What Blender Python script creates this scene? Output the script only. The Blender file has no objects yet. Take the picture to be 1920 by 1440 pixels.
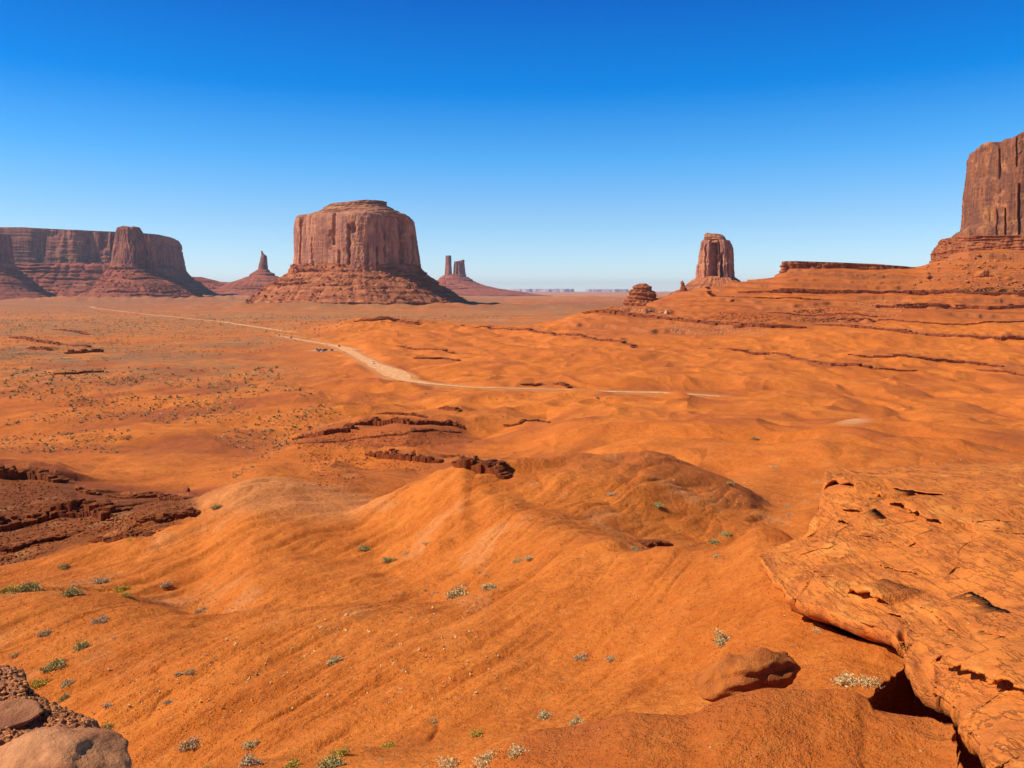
import bpy, math, random
import numpy as np
R = math.radians
# ---------------------------------------------------------------- camera, sky, sun
sc = bpy.context.scene
F = 1507.0            # focal length in pixels of a 1920 px wide frame
HY = 545.0            # picture row of the level horizon
cam = bpy.data.objects.new('camera', bpy.data.cameras.new('camera'))
sc.collection.objects.link(cam); sc.camera = cam
cam.data.sensor_width = 36.0; cam.data.lens = 36.0 * F / 1920.0
cam.rotation_euler = (R(90), 0, 0); cam.location = (0, 0, 0)
cam.data.shift_y = -(720 - HY) / 1920.0
cam.data.clip_start = 0.2; cam.data.clip_end = 200000
SUN_EL, SUN_AZ = 42.0, 94.0      # azimuth measured to the left of the view direction
w = bpy.data.worlds.new("World"); sc.world = w; w.use_nodes = True
nt = w.node_tree; nt.nodes.clear()
sky = nt.nodes.new('ShaderNodeTexSky'); sky.sky_type = 'NISHITA'; sky.sun_disc = False
sky.sun_elevation = R(SUN_EL); sky.sun_rotation = R(360 - SUN_AZ); sky.altitude = 1700
sky.air_density = 1.0; sky.dust_density = 0.25; sky.ozone_density = 3.0
hs = nt.nodes.new('ShaderNodeHueSaturation'); hs.inputs['Saturation'].default_value = 1.0
# pale horizon to deep blue; darkened above the frame to weaken sky fill
tc = nt.nodes.new('ShaderNodeTexCoord'); sx = nt.nodes.new('ShaderNodeSeparateXYZ')
rp = nt.nodes.new('ShaderNodeValToRGB')
el = rp.color_ramp.elements
SKY = [(0.0, (1.95, 1.60, 1.43)), (0.03, (1.50, 1.48, 1.45)), (0.085, (1.02, 1.25, 1.40)), (0.16, (0.38, 1.02, 1.47)),
       (0.24, (0.0, 0.66, 1.36)), (0.34, (0.0, 0.40, 1.12)), (0.42, (0.0, 0.30, 0.80)), (0.6, (0.0, 0.14, 0.36)), (1.0, (0.0, 0.10, 0.26))]
el[0].position, el[0].color = SKY[0][0], (*SKY[0][1], 1)
el[1].position, el[1].color = SKY[-1][0], (*SKY[-1][1], 1)
for p_, c_ in SKY[1:-1]:
    e_ = el.new(p_); e_.color = (*c_, 1)
mx = nt.nodes.new('ShaderNodeMix'); mx.data_type = 'RGBA'; mx.blend_type = 'MULTIPLY'; mx.inputs[0].default_value = 1.0
bg = nt.nodes.new('ShaderNodeBackground'); bg.inputs['Strength'].default_value = 0.113
wo = nt.nodes.new('ShaderNodeOutputWorld')
L = nt.links.new
L(sky.outputs[0], hs.inputs['Color']); L(tc.outputs['Generated'], sx.inputs[0]); L(sx.outputs['Z'], rp.inputs[0])
ev = nt.nodes.new('ShaderNodeMix'); ev.data_type = 'RGBA'; ev.inputs[0].default_value = 0.55; ev.inputs[7].default_value = (1.8, 3.2, 4.6, 1)
L(hs.outputs[0], ev.inputs[6]); L(ev.outputs[2], mx.inputs[6]); L(rp.outputs[0], mx.inputs[7]); L(mx.outputs[2], bg.inputs[0]); L(bg.outputs[0], wo.inputs[0])
sd = bpy.data.lights.new('sun', 'SUN'); sd.energy = 5.0; sd.angle = R(0.5); sd.color = (1.0, 0.95, 0.87)
sun = bpy.data.objects.new('sun', sd); sc.collection.objects.link(sun)
from mathutils import Vector
to_sun = Vector((-math.sin(R(SUN_AZ)) * math.cos(R(SUN_EL)), math.cos(R(SUN_AZ)) * math.cos(R(SUN_EL)), math.sin(R(SUN_EL))))
sun.rotation_euler = to_sun.to_track_quat('Z', 'Y').to_euler()
sc.view_settings.view_transform = 'Standard'; sc.view_settings.look = 'None'
sc.view_settings.exposure = 0.20; sc.view_settings.gamma = 1.0; sc.view_settings.use_curve_mapping = False
sc.cycles.max_bounces = 6; sc.cycles.diffuse_bounces = 3; sc.cycles.volume_bounces = 0

rng = np.random.default_rng(7); random.seed(5)

# ---------------------------------------------------------------- noise helpers
def _h(ix, iy, iz, seed):
    n = (ix.astype(np.uint32) * np.uint32(374761393)) ^ (iy.astype(np.uint32) * np.uint32(668265263)) ^ \
        (iz.astype(np.uint32) * np.uint32(2147483647 - 91)) ^ np.uint32((seed * 1274126177) & 0xffffffff)
    n = (n ^ (n >> np.uint32(13))) * np.uint32(1274126177)
    n = n ^ (n >> np.uint32(16))
    n = n * np.uint32(2246822519)
    return n ^ (n >> np.uint32(15))
def _i(a): return np.floor(a).astype(np.int64) & 0xffffffff
_G2 = np.array([(math.cos(a), math.sin(a)) for a in np.linspace(0, 2 * math.pi, 16, endpoint=False)])
def perlin(x, y, seed=0):
    x = np.asarray(x, float); y = np.asarray(y, float)
    x0 = np.floor(x); y0 = np.floor(y); fx = x - x0; fy = y - y0
    ix = x0.astype(np.int64); iy = y0.astype(np.int64)
    u = fx * fx * fx * (fx * (fx * 6 - 15) + 10); v = fy * fy * fy * (fy * (fy * 6 - 15) + 10)
    z = np.zeros_like(ix)
    def g(dx, dy):
        k = _h((ix + dx) & 0xffffffff, (iy + dy) & 0xffffffff, z, seed) & np.uint32(15)
        q = _G2[k]
        return q[..., 0] * (fx - dx) + q[..., 1] * (fy - dy)
    a = g(0, 0); b = g(1, 0); c = g(0, 1); d = g(1, 1)
    return 1.5 * ((a + (b - a) * u) + ((c + (d - c) * u) - (a + (b - a) * u)) * v)
_G3 = np.array([(1,1,0),(-1,1,0),(1,-1,0),(-1,-1,0),(1,0,1),(-1,0,1),(1,0,-1),(-1,0,-1),(0,1,1),(0,-1,1),(0,1,-1),(0,-1,-1),(1,1,0),(-1,1,0),(0,-1,1),(0,-1,-1)], float)
def perlin3(x, y, z, seed=0):
    x0 = np.floor(x); y0 = np.floor(y); z0 = np.floor(z)
    fx = x - x0; fy = y - y0; fz = z - z0
    ix = x0.astype(np.int64); iy = y0.astype(np.int64); iz = z0.astype(np.int64)
    s = lambda t: t * t * t * (t * (t * 6 - 15) + 10)
    u, v, w_ = s(fx), s(fy), s(fz)
    def g(a, b, c):
        q = _G3[_h((ix + a) & 0xffffffff, (iy + b) & 0xffffffff, (iz + c) & 0xffffffff, seed) & np.uint32(15)]
        return q[..., 0] * (fx - a) + q[..., 1] * (fy - b) + q[..., 2] * (fz - c)
    l = lambda a, b, t: a + (b - a) * t
    return l(l(l(g(0,0,0), g(1,0,0), u), l(g(0,1,0), g(1,1,0), u), v), l(l(g(0,0,1), g(1,0,1), u), l(g(0,1,1), g(1,1,1), u), v), w_)
def cellnoise(x, y, seed=0):
    return (_h(_i(x), _i(y), _i(np.zeros_like(x)), seed) & np.uint32(0xffff)).astype(float) / 65535.0
def fbm(x, y, seed=0, octv=4, gain=0.5):
    a = 1.0; t = 0.0
    for o in range(octv):
        t = t + a * perlin(x * 2 ** o + 17.3 * o, y * 2 ** o - 9.1 * o, seed + o); a *= gain
    return t
def billow(x, y, seed=0, octv=3, gain=0.5):     # rounded mounds with sharp creases
    a = 1.0; t = 0.0; n = 0
    for o in range(octv):
        t = t + a * np.abs(perlin(x * 2.1 ** o + 7.7 * o, y * 2.1 ** o + 3.3 * o, seed + o)) ** 0.85; n += a; a *= gain
    return t / n
def sstep(e0, e1, x):
    t = np.clip((np.asarray(x, float) - e0) / (e1 - e0), 0, 1); return t * t * (3 - 2 * t)
def pchip_slopes(x, y):
    x = np.asarray(x, float); y = np.asarray(y, float)
    h = np.diff(x, axis=0); d = np.diff(y, axis=0) / h
    m = np.zeros_like(y)
    w1 = 2 * h[1:] + h[:-1]; w2 = h[1:] + 2 * h[:-1]
    with np.errstate(divide='ignore', invalid='ignore'):
        mm = (w1 + w2) / (w1 / d[:-1] + w2 / d[1:])
    m[1:-1] = np.where(d[:-1] * d[1:] > 0, mm, 0.0)
    m[0] = d[0]; m[-1] = d[-1]
    return m
def pchip(xk, yk, x):
    xk = np.asarray(xk, float); yk = np.asarray(yk, float)
    m = pchip_slopes(xk, yk); x = np.clip(x, xk[0], xk[-1])
    i = np.clip(np.searchsorted(xk, x) - 1, 0, len(xk) - 2)
    h = xk[i + 1] - xk[i]; t = (x - xk[i]) / h
    return ((1 + 2 * t) * (1 - t) ** 2) * yk[i] + t * (1 - t) ** 2 * h * m[i] + t * t * (3 - 2 * t) * yk[i + 1] + t * t * (t - 1) * h * m[i + 1]

# ---------------------------------------------------------------- object helpers
def setp(o, label=None, cat=None, group=None, kind=None):
    if label: o['label'] = label
    if cat: o['category'] = cat
    if group: o['group'] = group
    if kind: o['kind'] = kind
    return o
def link(o, parent=None):
    sc.collection.objects.link(o)
    if parent: o.parent = parent
    return o
def mesh_np(name, v, f, mat, parent=None, smooth=True, attrs=None, loc=None):
    v = np.asarray(v, np.float32).reshape(-1, 3); f = np.asarray(f, np.int32)
    me = bpy.data.meshes.new(name); k = f.shape[1]
    me.vertices.add(len(v)); me.vertices.foreach_set('co', v.ravel())
    me.loops.add(f.size); me.loops.foreach_set('vertex_index', f.ravel())
    me.polygons.add(len(f)); me.polygons.foreach_set('loop_start', np.arange(0, f.size, k, dtype=np.int32))
    me.polygons.foreach_set('loop_total', np.full(len(f), k, np.int32))
    me.update(calc_edges=True)
    me.polygons.foreach_set('use_smooth', np.full(len(f), smooth, bool))
    if attrs:
        for nme, a in attrs.items():
            at = me.attributes.new(nme, 'FLOAT', 'POINT'); at.data.foreach_set('value', np.asarray(a, np.float32).ravel())
    if mat: me.materials.append(mat)
    o = bpy.data.objects.new(name, me); link(o, parent)
    if loc is not None: o.location = loc
    return o
def grid_faces(nr, nc, wrap=False):
    r = np.arange(nr - 1)[:, None]; c = np.arange(nc if wrap else nc - 1)[None, :]
    c2 = (c + 1) % nc
    return np.stack([r * nc + c, r * nc + c2, (r + 1) * nc + c2, (r + 1) * nc + c], -1).reshape(-1, 4)
def empty(name, loc, label=None, cat=None, group=None):
    o = bpy.data.objects.new(name, None); link(o); o.location = loc; o.empty_display_size = 0.2
    return setp(o, label, cat, group)

# ---------------------------------------------------------------- materials
class NT:
    def __init__(s, name):
        s.m = bpy.data.materials.new(name); s.m.use_nodes = True; s.t = s.m.node_tree
        s.b = s.t.nodes['Principled BSDF']; s.b.inputs['Roughness'].default_value = 0.95
        s.b.inputs['Specular IOR Level'].default_value = 0.12
    def n(s, typ, **kw):
        q = s.t.nodes.new('ShaderNode' + typ)
        for k, v in kw.items(): setattr(q, k, v)
        return q
    def l(s, a, b): s.t.links.new(a, b)
    def coord(s, scale=(1, 1, 1), rot=(0, 0, 0), kind='Object'):
        if not hasattr(s, 'tc'): s.tc = s.n('TexCoord')
        mp = s.n('Mapping'); mp.inputs['Scale'].default_value = scale; mp.inputs['Rotation'].default_value = rot
        s.l(s.tc.outputs[kind], mp.inputs[0]); return mp.outputs[0]
    def noise(s, scale, detail=4, rough=0.55, vec=None, dist=0.0):
        q = s.n('TexNoise'); q.inputs['Scale'].default_value = scale; q.inputs['Detail'].default_value = detail
        q.inputs['Roughness'].default_value = rough; q.inputs['Distortion'].default_value = dist
        s.l(vec if vec is not None else s.coord(), q.inputs['Vector']); return q.outputs['Fac']
    def voro(s, scale, vec=None, feature='F1', out='Distance'):
        q = s.n('TexVoronoi'); q.feature = feature; q.inputs['Scale'].default_value = scale
        s.l(vec if vec is not None else s.coord(), q.inputs['Vector']); return q.outputs[out]
    def rng(s, a, lo, hi, to0=0.0, to1=1.0):
        q = s.n('MapRange'); q.interpolation_type = 'SMOOTHSTEP'
        for i, v in ((1, lo), (2, hi), (3, to0), (4, to1)): q.inputs[i].default_value = v
        s.l(a, q.inputs[0]); return q.outputs[0]
    def attr(s, nme):
        q = s.n('Attribute'); q.attribute_name = nme; return q.outputs['Fac']
    def math(s, op, a, b=None):
        q = s.n('Math', operation=op)
        for i, v in enumerate((a, b)):
            if v is None: continue
            if isinstance(v, (int, float)): q.inputs[i].default_value = v
            else: s.l(v, q.inputs[i])
        return q.outputs[0]
    def mix(s, f, a, b, mode='MIX'):
        q = s.n('Mix'); q.data_type = 'RGBA'; q.blend_type = mode
        for i, v in ((0, f), (6, a), (7, b)):
            if isinstance(v, (int, float)): q.inputs[i].default_value = v
            elif isinstance(v, tuple): q.inputs[i].default_value = (*v, 1)
            else: s.l(v, q.inputs[i])
        return q.outputs[2]
    def bump(s, h, strength=0.5, dist=0.1, prev=None):
        q = s.n('Bump'); q.inputs['Strength'].default_value = strength; q.inputs['Distance'].default_value = dist
        s.l(h, q.inputs['Height'])
        if prev is not None: s.l(prev, q.inputs['Normal'])
        return q.outputs[0]
    def out(s, col, nrm=None):
        if isinstance(col, tuple): s.b.inputs['Base Color'].default_value = (*col, 1)
        else: s.l(col, s.b.inputs['Base Color'])
        if nrm is not None: s.l(nrm, s.b.inputs['Normal'])
        return s.m

def mat_ground():
    s = NT('desert_ground')
    big = s.noise(0.012, 5, 0.55)
    mid = s.noise(0.11, 6, 0.62)
    fine = s.noise(2.2, 6, 0.7)
    grit = s.noise(14.0, 3, 0.7)
    c = s.mix(s.rng(mid, 0.36, 0.66), (0.57, 0.138, 0.016), (0.72, 0.195, 0.026))
    c = s.mix(s.rng(big, 0.40, 0.62, 0, 0.7), c, (0.52, 0.118, 0.016))
    c = s.mix(s.rng(fine, 0.44, 0.72, 0, 0.5), c, (0.76, 0.235, 0.042))
    gm = s.noise(0.8, 7, 0.78)
    c = s.mix(s.rng(gm, 0.50, 0.66, 0, 0.45), c, (0.45, 0.092, 0.012))
    c = s.mix(s.rng(gm, 0.46, 0.34, 0, 0.35), c, (0.82, 0.30, 0.06))
    # redder residual soil; also the painted shade of the dune and left crag
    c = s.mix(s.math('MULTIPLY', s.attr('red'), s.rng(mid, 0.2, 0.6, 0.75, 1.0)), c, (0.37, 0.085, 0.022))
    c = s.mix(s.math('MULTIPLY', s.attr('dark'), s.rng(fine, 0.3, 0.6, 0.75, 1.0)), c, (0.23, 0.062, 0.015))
    # pale gypsum-like crust
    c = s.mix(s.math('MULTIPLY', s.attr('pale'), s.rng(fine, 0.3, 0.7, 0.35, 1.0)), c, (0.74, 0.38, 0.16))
    # rock faces
    c = s.mix(s.attr('rock'), c, s.mix(s.rng(fine, 0.35, 0.65), (0.30, 0.075, 0.022), (0.47, 0.145, 0.042)))
    # sagebrush country on the valley floor
    vn = s.noise(0.10, 5, 0.72, s.coord((0.35, 1.0, 1.0)))
    vn2 = s.noise(0.004, 4, 0.6, s.coord((0.5, 1.6, 1.0)))
    vm = s.math('MULTIPLY', s.attr('veg'), s.math('MULTIPLY', s.rng(vn, 0.38, 0.58), s.rng(vn2, 0.38, 0.54, 0.3, 1.0)))
    c = s.mix(vm, c, s.mix(s.rng(vn, 0.5, 0.7), (0.33, 0.16, 0.065), (0.20, 0.135, 0.065)))
    # pebbles
    pv = s.voro(3.3); pr = s.voro(3.3, out='Color')
    sp = s.n('SeparateColor'); s.l(pr, sp.inputs[0])
    pm = s.math('MULTIPLY', s.rng(pv, 0.10, 0.17, 1, 0), s.math('GREATER_THAN', sp.outputs[0], 0.80))
    c = s.mix(s.math('MULTIPLY', pm, 0.75), c, s.mix(sp.outputs[1], (0.30, 0.07, 0.02), (0.80, 0.45, 0.24)))
    pv2 = s.voro(11.0); pr2 = s.voro(11.0, out='Color'); sp2 = s.n('SeparateColor'); s.l(pr2, sp2.inputs[0])
    pm2 = s.math('MULTIPLY', s.rng(pv2, 0.15, 0.25, 1, 0), s.math('GREATER_THAN', sp2.outputs[0], 0.52))
    c = s.mix(s.math('MULTIPLY', pm2, 0.6), c, s.mix(sp2.outputs[1], (0.34, 0.07, 0.012), (0.84, 0.40, 0.15)))
    h = s.math('ADD', s.math('ADD', s.math('MULTIPLY', fine, 0.9), s.math('MULTIPLY', gm, 1.4)), s.math('ADD', s.math('MULTIPLY', grit, 0.22), s.math('ADD', s.math('MULTIPLY', pm, 0.35), s.math('MULTIPLY', pm2, 0.10))))
    nb = s.bump(h, 0.85, 0.26)
    nb = s.bump(mid, 0.6, 1.6, nb)
    return s.out(c, nb)

def mat_cliff(name, a=(0.47, 0.175, 0.085), b=(0.23, 0.085, 0.055), k=1.0, light=(0.60, 0.24, 0.11)):
    s = NT(name)
    st = s.noise(0.045 * k, 6, 0.65, s.coord((1, 1, 0.09)))            # varnish streaks
    st2 = s.noise(0.22 * k, 5, 0.65, s.coord((1, 1, 0.05)))
    pt = s.noise(0.018 * k, 4, 0.6)
    lay = s.noise(0.16 * k, 5, 0.7, s.coord((0.05, 0.05, 1)))
    c = s.mix(s.rng(st, 0.42, 0.58), a, b)
    c = s.mix(s.rng(st2, 0.50, 0.70, 0, 0.6), c, b)
    c = s.mix(s.rng(pt, 0.52, 0.66, 0, 0.75), c, light)
    c = s.mix(s.rng(lay, 0.5, 0.7, 0, 0.22), c, (0.26, 0.08, 0.04))
    st3 = s.noise(0.11 * k, 5, 0.7, s.coord((1, 1, 0.025)))
    c = s.mix(s.rng(st3, 0.54, 0.62, 0, 0.65), c, tuple(0.55 * q for q in b))
    h = s.math('ADD', s.math('MULTIPLY', st2, 1.0), s.math('ADD', s.math('MULTIPLY', lay, 0.6), s.noise(0.5 * k, 6, 0.7)))
    return s.out(c, s.bump(h, 0.8, 7.0 / k))

def mat_talus(name, k=1.0, a=(0.50, 0.15, 0.045), b=(0.30, 0.08, 0.032)):
    s = NT(name)
    n1 = s.noise(0.03 * k, 6, 0.7); n2 = s.noise(0.25 * k, 5, 0.75)
    lay = s.noise(0.09 * k, 4, 0.6, s.coord((0.04, 0.04, 1)))
    c = s.mix(s.rng(n1, 0.38, 0.62), a, b)
    c = s.mix(s.rng(lay, 0.50, 0.62, 0, 0.7), c, (0.25, 0.065, 0.030))
    c = s.mix(s.rng(n2, 0.55, 0.75, 0, 0.6), c, (0.62, 0.25, 0.10))
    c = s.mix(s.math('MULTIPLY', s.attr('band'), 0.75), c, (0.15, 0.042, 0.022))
    h = s.math('ADD', n2, s.math('MULTIPLY', lay, 0.8))
    return s.out(c, s.bump(h, 0.8, 6.0 / k))

def mat_sandstone(name, a, b, pale, k=1.0, bd=0.05, joints=False):
    s = NT(name)
    n1 = s.noise(0.55 * k, 6, 0.65); n2 = s.noise(3.0 * k, 6, 0.7); n3 = s.noise(12 * k, 4, 0.7)
    lay = s.noise(2.2 * k, 5, 0.65, s.coord((0.25, 0.10, 1.0), (0.1, 0.25, 0.5)))
    c = s.mix(s.rng(n1, 0.38, 0.62), a, b)
    c = s.mix(s.rng(lay, 0.54, 0.68, 0, 0.7), c, pale)
    c = s.mix(s.rng(n2, 0.55, 0.72, 0, 0.55), c, (0.33, 0.095, 0.034))
    pv = s.voro(7.0 * k); pr = s.voro(7.0 * k, out='Color'); sp = s.n('SeparateColor'); s.l(pr, sp.inputs[0])
    pm = s.math('MULTIPLY', s.rng(pv, 0.14, 0.22, 1, 0), s.math('GREATER_THAN', sp.outputs[0], 0.72))
    c = s.mix(s.math('MULTIPLY', pm, 0.8), c, s.mix(sp.outputs[1], (0.36, 0.12, 0.05), (0.80, 0.50, 0.28)))
    if joints:
        jv = s.coord((1.5, 0.13, 1.3), (0.15, 0.1, -0.30)); j1 = s.noise(1.3, 5, 0.55, jv, 0.05); j2 = s.noise(3.4, 5, 0.6, jv, 0.05)
        a1 = s.rng(s.math('ABSOLUTE', s.math('SUBTRACT', j1, 0.5)), 0.004, 0.016, 1, 0); a2 = s.rng(s.math('ABSOLUTE', s.math('SUBTRACT', j2, 0.52)), 0.006, 0.02, 1, 0)
        gate = s.rng(s.noise(0.5, 3, 0.6), 0.46, 0.6); jj = s.math('MAXIMUM', a1, s.math('MULTIPLY', a2, gate))
        c = s.mix(s.math('MULTIPLY', jj, 0.45), c, (0.18, 0.05, 0.017)); n2 = s.math('SUBTRACT', n2, s.math('MULTIPLY', jj, 1.0))
    h = s.math('ADD', s.math('ADD', n2, s.math('MULTIPLY', lay, 1.2)), s.math('ADD', s.math('MULTIPLY', n3, 0.35), s.math('MULTIPLY', pm, 0.3)))
    return s.out(c, s.bump(h, 0.8, bd))

def mat_plain(name, col, col2=None, scale=3.0, rough=0.9):
    s = NT(name); s.b.inputs['Roughness'].default_value = rough
    if col2 is None: return s.out(col)
    return s.out(s.mix(s.rng(s.noise(scale, 4, 0.6), 0.35, 0.65), col, col2))

M_GROUND = mat_ground()
M_ROAD = (lambda s: s.out(s.mix(s.rng(s.noise(0.35, 5, 0.6, s.coord((1, 0.4, 1))), 0.35, 0.7), (0.72, 0.29, 0.09), (0.80, 0.44, 0.20)), None))(NT('dirt_road'))

def pxx_(px, Y): return (px - 960) / F * Y
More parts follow.
